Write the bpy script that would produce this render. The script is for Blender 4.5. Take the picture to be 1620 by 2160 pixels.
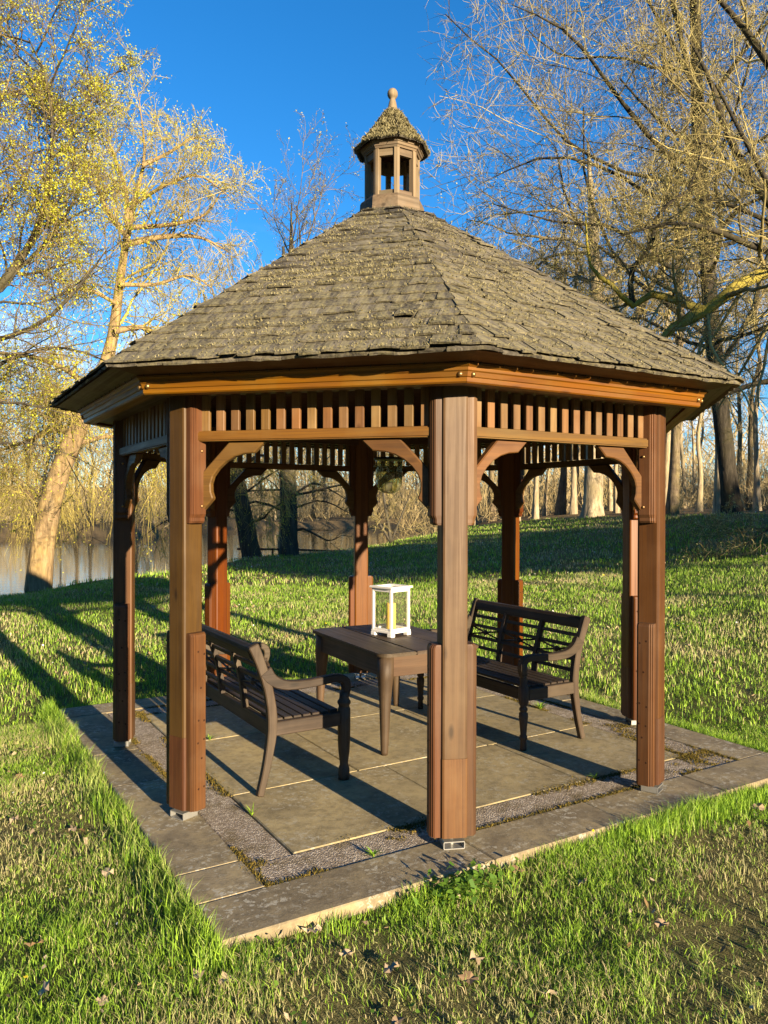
import bpy, bmesh, math, random
import numpy as np
from mathutils import Vector, Matrix

# ------------------------------------------------------------------ clear
for o in list(bpy.data.objects):
    bpy.data.objects.remove(o, do_unlink=True)
scene = bpy.context.scene
COL = scene.collection

# ------------------------------------------------------------------ camera
CAM = Vector((-3.1258, -5.0748, 1.7475))
FW = Vector((0.51607485, 0.85651927, -0.00644138))
RT = Vector((0.85654235, -0.51607184, 0.00224879))
UP = Vector((0.00139809, 0.00667786, 0.99997673))
cd = bpy.data.cameras.new("camera")
cam = bpy.data.objects.new("camera", cd)
COL.objects.link(cam)
cd.sensor_fit = 'VERTICAL'
cd.sensor_height = 24.0
cd.lens = 24.0 * 1635.05 / 2160.0
cd.clip_start = 0.05
cd.clip_end = 2000
m = Matrix((RT, UP, -FW)).transposed().to_4x4()
m.translation = CAM
cam.matrix_world = m
scene.camera = cam

# ------------------------------------------------------------------ sky, sun, exposure
SUN_EL = math.radians(11.6)
SHX, SHY = -0.058, 1.0                       # direction in which shadows fall on the ground
w = bpy.data.worlds.new("World")
scene.world = w
w.use_nodes = True
nt = w.node_tree
nt.nodes.clear()
sky = nt.nodes.new("ShaderNodeTexSky")
sky.sky_type = 'NISHITA'
sky.sun_disc = False
sky.sun_elevation = SUN_EL
sky.sun_rotation = math.atan2(-SHX, -SHY)
sky.altitude = 60
sky.air_density = 1.0
sky.dust_density = 0.0
sky.ozone_density = 5.0
bg = nt.nodes.new("ShaderNodeBackground")
bg.inputs['Strength'].default_value = 0.083
wo = nt.nodes.new("ShaderNodeOutputWorld")
# thin scattered cloud low over the horizon, all the way round
tc = nt.nodes.new("ShaderNodeTexCoord")
sp = nt.nodes.new("ShaderNodeSeparateXYZ")
nt.links.new(tc.outputs['Generated'], sp.inputs[0])
mp = nt.nodes.new("ShaderNodeMapping")
mp.inputs['Scale'].default_value = (2.2, 2.2, 6.0)
nt.links.new(tc.outputs['Generated'], mp.inputs[0])
nz = nt.nodes.new("ShaderNodeTexNoise")
nz.inputs['Scale'].default_value = 2.1
nz.inputs['Detail'].default_value = 7
nz.inputs['Roughness'].default_value = 0.6
nt.links.new(mp.outputs[0], nz.inputs['Vector'])
r1 = nt.nodes.new("ShaderNodeMapRange")
r1.inputs['From Min'].default_value = 0.56
r1.inputs['From Max'].default_value = 0.74
nt.links.new(nz.outputs['Fac'], r1.inputs['Value'])
r2 = nt.nodes.new("ShaderNodeMapRange")
r2.inputs['From Min'].default_value = 0.34
r2.inputs['From Max'].default_value = 0.12
nt.links.new(sp.outputs['Z'], r2.inputs['Value'])
mu = nt.nodes.new("ShaderNodeMath")
mu.operation = 'MULTIPLY'
nt.links.new(r1.outputs[0], mu.inputs[0])
nt.links.new(r2.outputs[0], mu.inputs[1])
mx = nt.nodes.new("ShaderNodeMix")
mx.data_type = 'RGBA'
mx.inputs[7].default_value = (6.2, 6.6, 7.4, 1)
nt.links.new(mu.outputs[0], mx.inputs[0])
hs_ = nt.nodes.new("ShaderNodeHueSaturation")
hs_.inputs['Saturation'].default_value = 1.15
nt.links.new(sky.outputs[0], hs_.inputs['Color'])
nt.links.new(hs_.outputs[0], mx.inputs[6])
nt.links.new(mx.outputs[2], bg.inputs['Color'])
nt.links.new(bg.outputs[0], wo.inputs[0])

sl = bpy.data.lights.new("sun", 'SUN')
sl.energy = 5.0
sl.angle = math.radians(0.5)
sl.color = (1.0, 0.80, 0.54)
so = bpy.data.objects.new("sun", sl)
COL.objects.link(so)
_h = math.hypot(SHX, SHY)
sd = Vector((SHX / _h * math.cos(SUN_EL), SHY / _h * math.cos(SUN_EL), -math.sin(SUN_EL)))
so.rotation_euler = sd.to_track_quat('-Z', 'Y').to_euler()
so.location = (0, -30, 12)

vs = scene.view_settings
vs.view_transform = 'Standard'
vs.look = 'None'
vs.exposure = 1.65
vs.gamma = 1.0
vs.use_curve_mapping = False
try:
    scene.cycles.max_bounces = 8
    scene.cycles.transparent_max_bounces = 12
    scene.cycles.use_denoising = True
except Exception:
    pass

rng = np.random.default_rng(7)
random.seed(7)

# ================================================================== helpers
def tag(o, label=None, cat=None, group=None, kind=None):
    if label: o["label"] = label
    if cat: o["category"] = cat
    if group: o["group"] = group
    if kind: o["kind"] = kind
    return o


def link(name, data, parent=None, M=None):
    o = bpy.data.objects.new(name, data)
    COL.objects.link(o)
    if parent is not None:
        o.parent = parent
    if M is not None:
        o.matrix_basis = M
    return o


def empty(name, loc, rz=0.0):
    return link(name, None, None, Matrix.Translation(loc) @ Matrix.Rotation(rz, 4, 'Z'))


def mesh(name, v, f, mat=None, smooth=False):
    me = bpy.data.meshes.new(name)
    me.from_pydata([tuple(p) for p in v], [], f)
    if mat is not None:
        me.materials.append(mat)
    if smooth:
        me.polygons.foreach_set("use_smooth", [True] * len(me.polygons))
    me.update()
    return me


def fix(me, bev=0.0, seg=1, angle=40):
    bm = bmesh.new()
    bm.from_mesh(me)
    bmesh.ops.recalc_face_normals(bm, faces=bm.faces)
    if bev > 0:
        es = [e for e in bm.edges if len(e.link_faces) == 2 and e.calc_face_angle(0) > math.radians(angle)]
        bmesh.ops.bevel(bm, geom=es, offset=bev, segments=seg, affect='EDGES', clamp_overlap=True)
    bm.to_mesh(me)
    bm.free()
    me.update()
    return me


def box(x0, x1, y0, y1, z0, z1, mat, bev=0.004, seg=1, name="box"):
    v = [(x, y, z) for z in (z0, z1) for y in (y0, y1) for x in (x0, x1)]
    f = [(0, 2, 3, 1), (4, 5, 7, 6), (0, 1, 5, 4), (2, 6, 7, 3), (0, 4, 6, 2), (1, 3, 7, 5)]
    return fix(mesh(name, v, f, mat), bev, seg)


def prism(outline, h0, h1, mat, axis='Z', bev=0.0, name="prism"):
    """outline: list of 2-D points, extruded along axis from h0 to h1"""
    n = len(outline)
    def P(a, b, h):
        return {'Z': (a, b, h), 'Y': (a, h, b), 'X': (h, a, b)}[axis]
    v = [P(a, b, h0) for a, b in outline] + [P(a, b, h1) for a, b in outline]
    f = [tuple(range(n)), tuple(range(2 * n - 1, n - 1, -1))]
    f += [(i, (i + 1) % n, n + (i + 1) % n, n + i) for i in range(n)]
    return fix(mesh(name, v, f, mat), bev)


def lathe(profile, n, mat, name="lathe", smooth=True, flute=None):
    v, f = [], []
    for (r, z) in profile:
        for k in range(n):
            a = 2 * math.pi * k / n
            rr = r
            if flute and flute[0] < z < flute[1]:
                rr = r * (1 - 0.12 * (k % 2))
            v.append((rr * math.cos(a), rr * math.sin(a), z))
    for i in range(len(profile) - 1):
        for k in range(n):
            f.append((i * n + k, i * n + (k + 1) % n, (i + 1) * n + (k + 1) % n, (i + 1) * n + k))
    f.append(tuple(range(n))[::-1])
    f.append(tuple(range((len(profile) - 1) * n, len(profile) * n)))
    return fix(mesh(name, v, f, mat, smooth))


T8 = math.tan(math.pi / 8)


def ringseg(profile, mat, name="seg", bev=0.0, gap=0.0):
    """one side of an octagonal ring: closed profile of (apothem, z), side normal is local +Y"""
    n = len(profile)
    v = [(-p * T8 + gap, p, z) for p, z in profile] + [(p * T8 - gap, p, z) for p, z in profile]
    f = [tuple(range(n)), tuple(range(2 * n - 1, n - 1, -1))]
    f += [(i, (i + 1) % n, n + (i + 1) % n, n + i) for i in range(n)]
    return fix(mesh(name, v, f, mat), bev)


def Fk(k):
    """frame of octagon side k: local +Y is the outward normal"""
    phi = math.radians(-135 + 45 * k)         # k=0 faces the near corner
    return Matrix.Rotation(phi - math.pi / 2, 4, 'Z')


def np_mesh(name, V, quads=None, tris=None, mats=(), mat_idx=None, smooth=False, attrs=None):
    me = bpy.data.meshes.new(name)
    V = np.asarray(V, np.float32)
    nq = 0 if quads is None else len(quads)
    ntr = 0 if tris is None else len(tris)
    loops = []
    if nq: loops.append(np.asarray(quads, np.int32).ravel())
    if ntr: loops.append(np.asarray(tris, np.int32).ravel())
    loops = np.concatenate(loops)
    starts = np.concatenate([np.arange(nq) * 4, nq * 4 + np.arange(ntr) * 3]).astype(np.int32)
    me.vertices.add(len(V))
    me.vertices.foreach_set("co", V.ravel())
    me.loops.add(len(loops))
    me.loops.foreach_set("vertex_index", loops)
    me.polygons.add(nq + ntr)
    me.polygons.foreach_set("loop_start", starts)
    if smooth:
        me.polygons.foreach_set("use_smooth", np.ones(nq + ntr, bool))
    for mt in mats:
        me.materials.append(mt)
    if mat_idx is not None:
        me.polygons.foreach_set("material_index", np.asarray(mat_idx, np.int32))
    if attrs:
        for k, a in attrs.items():
            at = me.attributes.new(k, 'FLOAT', 'POINT')
            at.data.foreach_set("value", np.asarray(a, np.float32))
    me.update(calc_edges=True)
    return me


_lat = np.random.default_rng(3).random((256, 256))


def vnoise(x, y, s):
    x = np.asarray(x) / s + 100.3
    y = np.asarray(y) / s + 71.7
    xi = np.floor(x).astype(int); yi = np.floor(y).astype(int)
    fx = x - xi; fy = y - yi
    fx = fx * fx * (3 - 2 * fx); fy = fy * fy * (3 - 2 * fy)
    g = lambda a, b: _lat[a % 256, b % 256]
    return (g(xi, yi) * (1 - fx) + g(xi + 1, yi) * fx) * (1 - fy) + (g(xi, yi + 1) * (1 - fx) + g(xi + 1, yi + 1) * fx) * fy


def at(px, py, depth):
    """a point of the place: seen at (px, py) of the photograph, depth metres ahead"""
    return CAM + (FW + RT * ((px - 810) / 1635.05) - UP * ((py - 1080) / 1635.05)) * depth


# ================================================================== materials
class NT:
    def __init__(s, name):
        s.m = bpy.data.materials.new(name)
        s.m.use_nodes = True
        s.t = s.m.node_tree
        s.b = s.t.nodes["Principled BSDF"]
        s.out = s.t.nodes["Material Output"]

    def n(s, typ, **kw):
        nd = s.t.nodes.new(typ)
        for k, v in kw.items():
            setattr(nd, k, v)
        return nd

    def l(s, a, b):
        s.t.links.new(a, b)

    def val(s, nd, **kw):
        for k, v in kw.items():
            nd.inputs[k.replace('_', ' ')].default_value = v
        return nd

    def noise(s, vec, scale, detail=5, rough=0.55, dist=0.0):
        nd = s.n("ShaderNodeTexNoise")
        s.val(nd, Scale=scale, Detail=detail, Roughness=rough, Distortion=dist)
        if vec is not None:
            s.l(vec, nd.inputs['Vector'])
        return nd.outputs['Fac']

    def ramp(s, fac, stops):
        nd = s.n("ShaderNodeValToRGB")
        el = nd.color_ramp.elements
        el[0].position, el[0].color = stops[0][0], (*stops[0][1], 1)
        el[1].position, el[1].color = stops[-1][0], (*stops[-1][1], 1)
        for p, c in stops[1:-1]:
            e = el.new(p); e.color = (*c, 1)
        s.l(fac, nd.inputs[0])
        return nd.outputs[0]

    def rng(s, fac, a, b, c=0.0, d=1.0):
        nd = s.n("ShaderNodeMapRange")
        s.l(fac, nd.inputs['Value'])
        nd.inputs['From Min'].default_value = a
        nd.inputs['From Max'].default_value = b
        nd.inputs['To Min'].default_value = c
        nd.inputs['To Max'].default_value = d
        return nd.outputs[0]

    def mix(s, fac, a, b, blend='MIX'):
        nd = s.n("ShaderNodeMix", data_type='RGBA', blend_type=blend)
        for i, x in ((0, fac), (6, a), (7, b)):
            if isinstance(x, (int, float)):
                nd.inputs[i].default_value = x
            elif isinstance(x, tuple):
                nd.inputs[i].default_value = (*x, 1)
            else:
                s.l(x, nd.inputs[i])
        return nd.outputs[2]

    def math(s, op, a, b=None):
        nd = s.n("ShaderNodeMath", operation=op)
        for i, x in enumerate((a, b)):
            if x is None: continue
            if isinstance(x, (int, float)): nd.inputs[i].default_value = x
            else: s.l(x, nd.inputs[i])
        return nd.outputs[0]

    def coord(s, scale=(1, 1, 1), which='Object', rand=True):
        t = s.n("ShaderNodeTexCoord")
        o = t.outputs[which]
        if rand:
            oi = s.n("ShaderNodeObjectInfo")
            g = s.n("ShaderNodeNewGeometry")
            sm = s.math('ADD', oi.outputs['Random'], g.outputs['Random Per Island'])
            cb = s.n("ShaderNodeVectorMath", operation='SCALE')
            cb.inputs[0].default_value = (37.0, 23.0, 51.0)
            s.l(sm, cb.inputs['Scale'])
            ad = s.n("ShaderNodeVectorMath", operation='ADD')
            s.l(o, ad.inputs[0]); s.l(cb.outputs[0], ad.inputs[1])
            o = ad.outputs[0]
        mp = s.n("ShaderNodeMapping")
        mp.inputs['Scale'].default_value = scale
        s.l(o, mp.inputs['Vector'])
        return mp.outputs[0]

    def rand(s):
        oi = s.n("ShaderNodeObjectInfo")
        g = s.n("ShaderNodeNewGeometry")
        return s.math('FRACT', s.math('ADD', oi.outputs['Random'], g.outputs['Random Per Island']))

    def bump(s, h, dist=0.005, strength=0.6):
        b = s.n("ShaderNodeBump")
        b.inputs['Distance'].default_value = dist
        b.inputs['Strength'].default_value = strength
        s.l(h, b.inputs['Height'])
        s.l(b.outputs[0], s.b.inputs['Normal'])

    def fin(s, col=None, rough=0.6, spec=0.4):
        if col is not None:
            if isinstance(col, tuple): s.b.inputs['Base Color'].default_value = (*col, 1)
            else: s.l(col, s.b.inputs['Base Color'])
        if isinstance(rough, (int, float)): s.b.inputs['Roughness'].default_value = rough
        else: s.l(rough, s.b.inputs['Roughness'])
        s.b.inputs['Specular IOR Level'].default_value = spec
        return s.m


def wood(name, dark, light, axis='Z', grey=(0.3, 0.25, 0.2), gamt=0.35, rough=0.55, fine=1.0, spec=0.35):
    k = NT(name)
    a, b = 1.1 * fine, 42.0 * fine
    sc = {'Z': (b, b, a), 'X': (a, b, b), 'Y': (b, a, b)}[axis]
    v = k.coord(sc)
    n1 = k.noise(v, 1.0, 5, 0.6, 0.8)
    sc2 = tuple(x * 5 if x > 2 else x * 3 for x in sc)
    n2 = k.noise(k.coord(sc2), 1.0, 3, 0.6)
    v3 = k.coord((2.1, 2.1, 2.1))
    n3 = k.noise(v3, 1.5, 4, 0.6)
    mid = tuple((x + y) / 2 for x, y in zip(dark, light))
    c = k.ramp(n1, [(0.22, dark), (0.5, mid), (0.8, light)])
    c = k.mix(k.rng(n2, 0.55, 0.78, 0, 0.22), c, tuple(x * 0.45 for x in dark))
    c = k.mix(k.rng(n3, 0.45, 0.72, 0, gamt), c, grey)
    sc4 = {'Z': (9, 9, .9), 'X': (.9, 9, 9), 'Y': (9, .9, 9)}[axis]
    n4 = k.noise(k.coord(sc4), 1.0, 5, 0.7, 0.6)
    c = k.mix(k.rng(n4, 0.5, 0.74, 0, 0.55), c, tuple(x * 0.5 for x in dark))
    # knots
    vo = k.n("ShaderNodeTexVoronoi"); vo.inputs['Scale'].default_value = 1.0
    sc5 = {'Z': (7, 7, 2.6), 'X': (2.6, 7, 7), 'Y': (7, 2.6, 7)}[axis]
    k.l(k.coord(sc5), vo.inputs['Vector'])
    c = k.mix(k.rng(vo.outputs['Distance'], 0.05, 0.13, 0.75, 0), c, tuple(x * 0.4 for x in dark))
    r = k.rand()
    hs = k.n("ShaderNodeHueSaturation")
    k.l(k.rng(r, 0, 1, 0.50, 0.86), hs.inputs['Value'])
    k.l(k.rng(k.math('FRACT', k.math('MULTIPLY', r, 7.31)), 0, 1, 0.494, 0.514), hs.inputs['Hue'])
    hs.inputs['Saturation'].default_value = 1.1
    k.l(c, hs.inputs['Color'])
    k.bump(k.math('ADD', n1, k.math('MULTIPLY', n2, 0.5)), 0.0012, 0.4)
    return k.fin(hs.outputs[0], k.rng(n1, 0.3, 0.7, rough + 0.1, rough - 0.08), spec)


CEDAR_D, CEDAR_L = (0.052, 0.023, 0.008), (0.155, 0.074, 0.025)
M_postz = wood("cedar_upright", CEDAR_D, CEDAR_L, 'Z', (0.17, 0.092, 0.042), 0.5)
M_postw = wood("cedar_weathered", (0.08, 0.043, 0.02), (0.21, 0.12, 0.06), 'Z', (0.22, 0.145, 0.08), 0.6)
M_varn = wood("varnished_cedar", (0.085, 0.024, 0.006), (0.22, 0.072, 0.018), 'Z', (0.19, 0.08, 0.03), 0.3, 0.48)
M_footz = wood("cedar_foot", (0.075, 0.03, 0.013), (0.175, 0.08, 0.037), 'Z', (0.19, 0.11, 0.06), 0.5)
M_blockz = wood("cedar_block", (0.055, 0.022, 0.009), (0.15, 0.066, 0.03), 'Z', (0.15, 0.085, 0.048), 0.5)
M_slatz = wood("cedar_slat", (0.11, 0.052, 0.02), (0.29, 0.16, 0.07), 'Z', (0.29, 0.205, 0.12), 0.6)
M_railx = wood("cedar_rail", (0.09, 0.038, 0.011), (0.25, 0.12, 0.034), 'X', (0.21, 0.135, 0.055), 0.4)
M_fascia = wood("cedar_fascia", (0.15, 0.05, 0.009), (0.40, 0.175, 0.034), 'X', (0.30, 0.19, 0.06), 0.45, 0.5)
M_brace = wood("cedar_brace", (0.085, 0.038, 0.014), (0.21, 0.105, 0.04), 'X', (0.2, 0.12, 0.055), 0.4)
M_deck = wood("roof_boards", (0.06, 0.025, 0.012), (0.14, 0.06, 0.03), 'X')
M_cup = wood("weathered_oak", (0.15, 0.105, 0.065), (0.40, 0.30, 0.19), 'Z', (0.3, 0.26, 0.2), 0.5, 0.75)
M_cupx = wood("weathered_oak_flat", (0.11, 0.08, 0.05), (0.30, 0.22, 0.14), 'X', (0.3, 0.28, 0.22), 0.5, 0.75)
M_teakx = wood("weathered_teak", (0.024, 0.016, 0.010), (0.085, 0.058, 0.038), 'X', (0.125, 0.095, 0.068), 0.45, 0.6)
M_teaky = wood("weathered_teak_long", (0.02, 0.013, 0.009), (0.065, 0.044, 0.03), 'Y', (0.10, 0.076, 0.055), 0.4, 0.6)
M_teakz = wood("weathered_teak_upright", (0.028, 0.018, 0.011), (0.095, 0.063, 0.041), 'Z', (0.13, 0.10, 0.07), 0.45, 0.6)
M_tabley = wood("table_boards", (0.045, 0.029, 0.017), (0.135, 0.092, 0.056), 'Y', (0.17, 0.122, 0.08), 0.5, 0.6)
M_tablez = wood("table_leg_wood", (0.045, 0.027, 0.015), (0.13, 0.085, 0.05), 'Z', (0.18, 0.13, 0.085), 0.5, 0.6)
M_tablex = wood("table_apron_wood", (0.055, 0.026, 0.013), (0.14, 0.072, 0.038), 'X', (0.125, 0.085, 0.055), 0.4, 0.6)


def simple(name, col, rough=0.5, spec=0.5, metal=0.0, var=0.0):
    k = NT(name)
    k.b.inputs['Metallic'].default_value = metal
    if var:
        n = k.noise(k.coord((1, 1, 1)), 9.0, 5, 0.65)
        c = k.mix(k.rng(n, 0.3, 0.7, 0, var), col, tuple(x * 0.45 for x in col))
        return k.fin(c, rough, spec)
    return k.fin(col, rough, spec)


M_zinc = simple("galvanised_steel", (0.36, 0.36, 0.34), 0.42, 0.5, 0.6, 0.4)
M_brass = simple("brass_bolt", (0.35, 0.22, 0.09), 0.35, 0.5, 0.8, 0.3)
M_iron = simple("black_iron", (0.012, 0.012, 0.012), 0.45, 0.5, 0.3)
M_white = simple("white_paint", (0.80, 0.79, 0.75), 0.42, 0.5, 0.0, 0.12)
M_hole = simple("screw_recess", (0.03, 0.014, 0.008), 0.9, 0.1)


def wax(name, col):
    k = NT(name)
    k.b.inputs['Subsurface Weight'].default_value = 0.35
    k.b.inputs['Subsurface Radius'].default_value = (0.02, 0.012, 0.005)
    return k.fin(col, 0.45, 0.4)


M_wax = wax("candle_wax", (0.78, 0.56, 0.13))
M_wax2 = wax("pale_candle_wax", (0.80, 0.72, 0.52))


def glass(name, tint, rough=0.02, dirt=0.0):
    k = NT(name)
    k.b.inputs['Transmission Weight'].default_value = 1.0
    k.b.inputs['IOR'].default_value = 1.45
    k.fin(tint, rough, 0.5)
    # thin glass: see-through with a Fresnel sheen
    tr = k.n("ShaderNodeBsdfTransparent"); tr.inputs[0].default_value = (*tint, 1)
    gl = k.n("ShaderNodeBsdfGlossy"); gl.inputs['Roughness'].default_value = 0.03
    lw = k.n("ShaderNodeLayerWeight"); lw.inputs['Blend'].default_value = 0.5
    fr = k.rng(k.math('POWER', lw.outputs['Facing'], 3.0), 0, 1, .05, .75)
    ms = k.n("ShaderNodeMixShader")
    k.l(fr, ms.inputs[0]); k.l(tr.outputs[0], ms.inputs[1]); k.l(gl.outputs[0], ms.inputs[2])
    if dirt:
        df = k.n("ShaderNodeBsdfDiffuse"); df.inputs[0].default_value = (0.5, 0.48, 0.36, 1)
        n = k.noise(k.coord((1, 1, 1), rand=False), 14, 5, 0.6)
        m2 = k.n("ShaderNodeMixShader")
        k.l(k.rng(n, 0.35, 0.75, 0.04, dirt), m2.inputs[0])
        k.l(ms.outputs[0], m2.inputs[1]); k.l(df.outputs[0], m2.inputs[2])
        ms = m2
    k.l(ms.outputs[0], k.out.inputs['Surface'])
    return k.m


M_pane = glass("clear_pane", (0.96, 0.97, 0.95), 0.02, 0.02)
M_lampglass = glass("smoky_lamp_glass", (0.84, 0.85, 0.70), 0.02, 0.12)


def shingle_mat():
    k = NT("weathered_shingle")
    v = k.coord((40, 3.0, 12))
    n1 = k.noise(v, 1.0, 5, 0.65, 0.5)
    n2 = k.noise(k.coord((1, 1, 1)), 14.0, 5, 0.7)
    n3 = k.noise(k.coord((1, 1, 1), rand=False), 2.2, 4, 0.6)
    n4 = k.noise(k.coord((1, 1, 1), rand=False), 38.0, 4, 0.7)
    c = k.ramp(n1, [(0.3, (0.03, 0.027, 0.022)), (0.5, (0.085, 0.076, 0.061)), (0.72, (0.18, 0.163, 0.13))])
    hs = k.n("ShaderNodeHueSaturation")
    k.l(k.rng(k.rand(), 0, 1, 0.5, 1.25), hs.inputs['Value'])
    k.l(c, hs.inputs['Color'])
    c = hs.outputs[0]
    # lichen film, its own patches
    lm = k.math('MULTIPLY', k.rng(n3, 0.36, 0.62), k.rng(n4, 0.4, 0.6))
    c = k.mix(k.math('MULTIPLY', lm, 0.75), c, (0.22, 0.195, 0.10))
    c = k.mix(k.rng(n2, 0.62, 0.72, 0, 0.4), c, (0.28, 0.26, 0.18))
    k.bump(k.math('ADD', n1, n4), 0.006, 0.8)
    return k.fin(c, 0.9, 0.2)


M_shingle = shingle_mat()


def lichen_mat(name, a, b):
    k = NT(name)
    c = k.ramp(k.rand(), [(0.0, a), (1.0, b)])
    return k.fin(c, 0.95, 0.1)


M_lichen = lichen_mat("lichen", (0.14, 0.125, 0.06), (0.29, 0.26, 0.145))
M_moss = lichen_mat("moss", (0.05, 0.05, 0.012), (0.19, 0.135, 0.03))


def stone_mat(name, a, b, c2, lich=0.5, sc=1.0):
    k = NT(name)
    g = k.coord((1, 1, 1), rand=False)
    o = k.coord((1, 1, 1))
    n1 = k.noise(o, 2.2 * sc, 6, 0.65, 0.3)
    n2 = k.noise(o, 16 * sc, 6, 0.7)
    n3 = k.noise(o, 120, 4, 0.7)
    c = k.ramp(n1, [(0.3, a), (0.5, b), (0.72, c2)])
    c = k.mix(k.rng(n2, 0.46, 0.66, 0, 0.5), c, tuple(x * 0.55 for x in a))
    # crusty lichen rosettes
    vo = k.n("ShaderNodeTexVoronoi"); vo.inputs['Scale'].default_value = 15
    vo.inputs['Randomness'].default_value = 1.0
    k.l(o, vo.inputs['Vector'])
    n5 = k.noise(o, 70, 3, 0.6)
    sz = k.math('ADD', vo.outputs['Distance'], k.math('MULTIPLY', n5, 0.35))
    spot = k.math('MAXIMUM', k.rng(sz, 0.30, 0.34, 1, 0), k.rng(k.noise(o, 26, 7, 0.72, 0.4), 0.535, 0.58))
    keep = k.rng(k.noise(o, 3.3, 3, 0.6), 0.42, 0.56, 0, lich)
    c = k.mix(k.math('MULTIPLY', spot, keep), c, (0.40, 0.375, 0.29))
    c = k.mix(k.rng(n3, 0.58, 0.75, 0, 0.35), c, (0.45, 0.42, 0.34))
    hs = k.n("ShaderNodeHueSaturation")
    k.l(k.rng(k.rand(), 0, 1, 0.85, 1.15), hs.inputs['Value'])
    k.l(c, hs.inputs['Color'])
    k.bump(k.math('ADD', n2, k.math('MULTIPLY', n3, 0.6)), 0.004, 0.6)
    return k.fin(hs.outputs[0], 0.85, 0.3)


M_slab = stone_mat("olive_flagstone", (0.19, 0.155, 0.085), (0.30, 0.245, 0.13), (0.40, 0.325, 0.165), 0.6)
M_edge = stone_mat("lichened_edging", (0.14, 0.112, 0.07), (0.24, 0.195, 0.115), (0.38, 0.30, 0.15), .85)


def gravel_mat():
    k = NT("exposed_aggregate")
    g = k.coord((1, 1, 1), rand=False)
    vo = k.n("ShaderNodeTexVoronoi"); vo.inputs['Scale'].default_value = 95
    k.l(g, vo.inputs['Vector'])
    n = k.noise(g, 5, 5, 0.6)
    sep = k.n("ShaderNodeSeparateColor")
    k.l(vo.outputs['Color'], sep.inputs[0])
    c = k.ramp(sep.outputs[0], [(0.0, (0.22, 0.18, 0.14)), (0.5, (0.42, 0.36, 0.28)), (1.0, (0.62, 0.56, 0.47))])
    c = k.mix(k.rng(vo.outputs['Distance'], 0.35, 0.6, 0, 0.5), c, (0.13, 0.10, 0.07))
    n2 = k.noise(g, 30, 6, 0.75)
    c = k.mix(k.rng(n2, 0.42, 0.62, 0, 0.6), c, (0.17, 0.13, 0.085))
    c = k.mix(k.rng(n, 0.5, 0.68, 0, 0.75), c, (0.12, 0.09, 0.035))
    k.bump(k.rng(vo.outputs['Distance'], 0.0, 0.6, 1, 0), 0.006, 0.9)
    return k.fin(c, 0.85, 0.3)


M_gravel = gravel_mat()


def ground_mat():
    k = NT("lawn_ground")
    g = k.coord((1, 1, 1), rand=False)
    n1 = k.noise(g, 0.35, 6, 0.65, 0.3)
    n2 = k.noise(g, 3.5, 6, 0.7)
    n3 = k.noise(g, 26, 5, 0.75)
    n4 = k.noise(g, 140, 3, 0.7)
    grass = k.ramp(n2, [(0.3, (0.05, 0.08, 0.014)), (0.5, (0.09, 0.135, 0.022)), (0.7, (0.15, 0.19, 0.035))])
    grass = k.mix(k.rng(n3, 0.5, 0.7, 0, 0.5), grass, (0.15, 0.155, 0.045))
    grass = k.mix(k.math('MULTIPLY', k.rng(n1, 0.48, 0.66, 0, 0.8), k.rng(n3, 0.4, 0.6)), grass, (0.20, 0.165, 0.075))
    grass = k.mix(k.rng(n4, 0.42, 0.56, 0.55, 0), grass, (0.035, 0.038, 0.012))
    bp = k.n("ShaderNodeAttribute"); bp.attribute_name = "bare"
    str_ = k.ramp(n4, [(0.35, (0.075, 0.06, 0.025)), (0.5, (0.17, 0.14, 0.06)), (0.65, (0.32, 0.26, 0.13))])
    grass = k.mix(k.rng(k.math('ADD', bp.outputs['Fac'], k.math('MULTIPLY', k.math('SUBTRACT', n3, .5), 1.2)), .15, .75, .2, .7), grass, str_)
    wd = k.ramp(n3, [(0.3, (0.10, 0.07, 0.035)), (0.6, (0.22, 0.16, 0.08)), (0.8, (0.30, 0.24, 0.13))])
    a = k.n("ShaderNodeAttribute"); a.attribute_name = "wood"
    c = k.mix(k.rng(k.math('ADD', a.outputs['Fac'], k.math('MULTIPLY', k.math('SUBTRACT', n2, 0.5), 0.8)), 0.35, 0.6), grass, wd)
    k.bump(k.math('ADD', n3, n4), 0.03, 0.8)
    return k.fin(c, 0.95, 0.1)


M_ground = ground_mat()


def blade_mat(name, green, lgreen, straw):
    k = NT(name)
    a = k.n("ShaderNodeAttribute"); a.attribute_name = "dry"
    c = k.ramp(k.rand(), [(0.0, green), (1.0, lgreen)])
    c = k.mix(a.outputs['Fac'], c, straw)
    k.fin(c, 0.55, 0.35)
    tl = k.n("ShaderNodeBsdfTranslucent")
    k.l(c, tl.inputs[0])
    ms = k.n("ShaderNodeMixShader"); ms.inputs[0].default_value = 0.3
    k.l(k.b.outputs[0], ms.inputs[1]); k.l(tl.outputs[0], ms.inputs[2])
    k.l(ms.outputs[0], k.out.inputs['Surface'])
    return k.m


M_blade = blade_mat("grass_blade", (0.065, 0.16, 0.012), (0.36, 0.56, 0.05), (0.52, 0.44, 0.24))
M_herb = blade_mat("clover_leaf", (0.06, 0.14, 0.015), (0.15, 0.27, 0.03), (0.3, 0.3, 0.08))
M_litter = lichen_mat("dead_leaf", (0.16, 0.10, 0.05), (0.46, 0.37, 0.25))
M_petal = simple("white_petal", (0.82, 0.82, 0.78), 0.6, 0.2)
M_petaly = simple("yellow_petal", (0.75, 0.58, 0.02), 0.6, 0.2)


def water_mat():
    k = NT("pond_water")
    g = k.coord((1, 1, 1), rand=False)
    n = k.noise(g, 1.6, 4, 0.6)
    k.bump(n, 0.02, 0.25)
    return k.fin((0.05, 0.042, 0.022), 0.06, 0.6)


M_water = water_mat()


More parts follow.
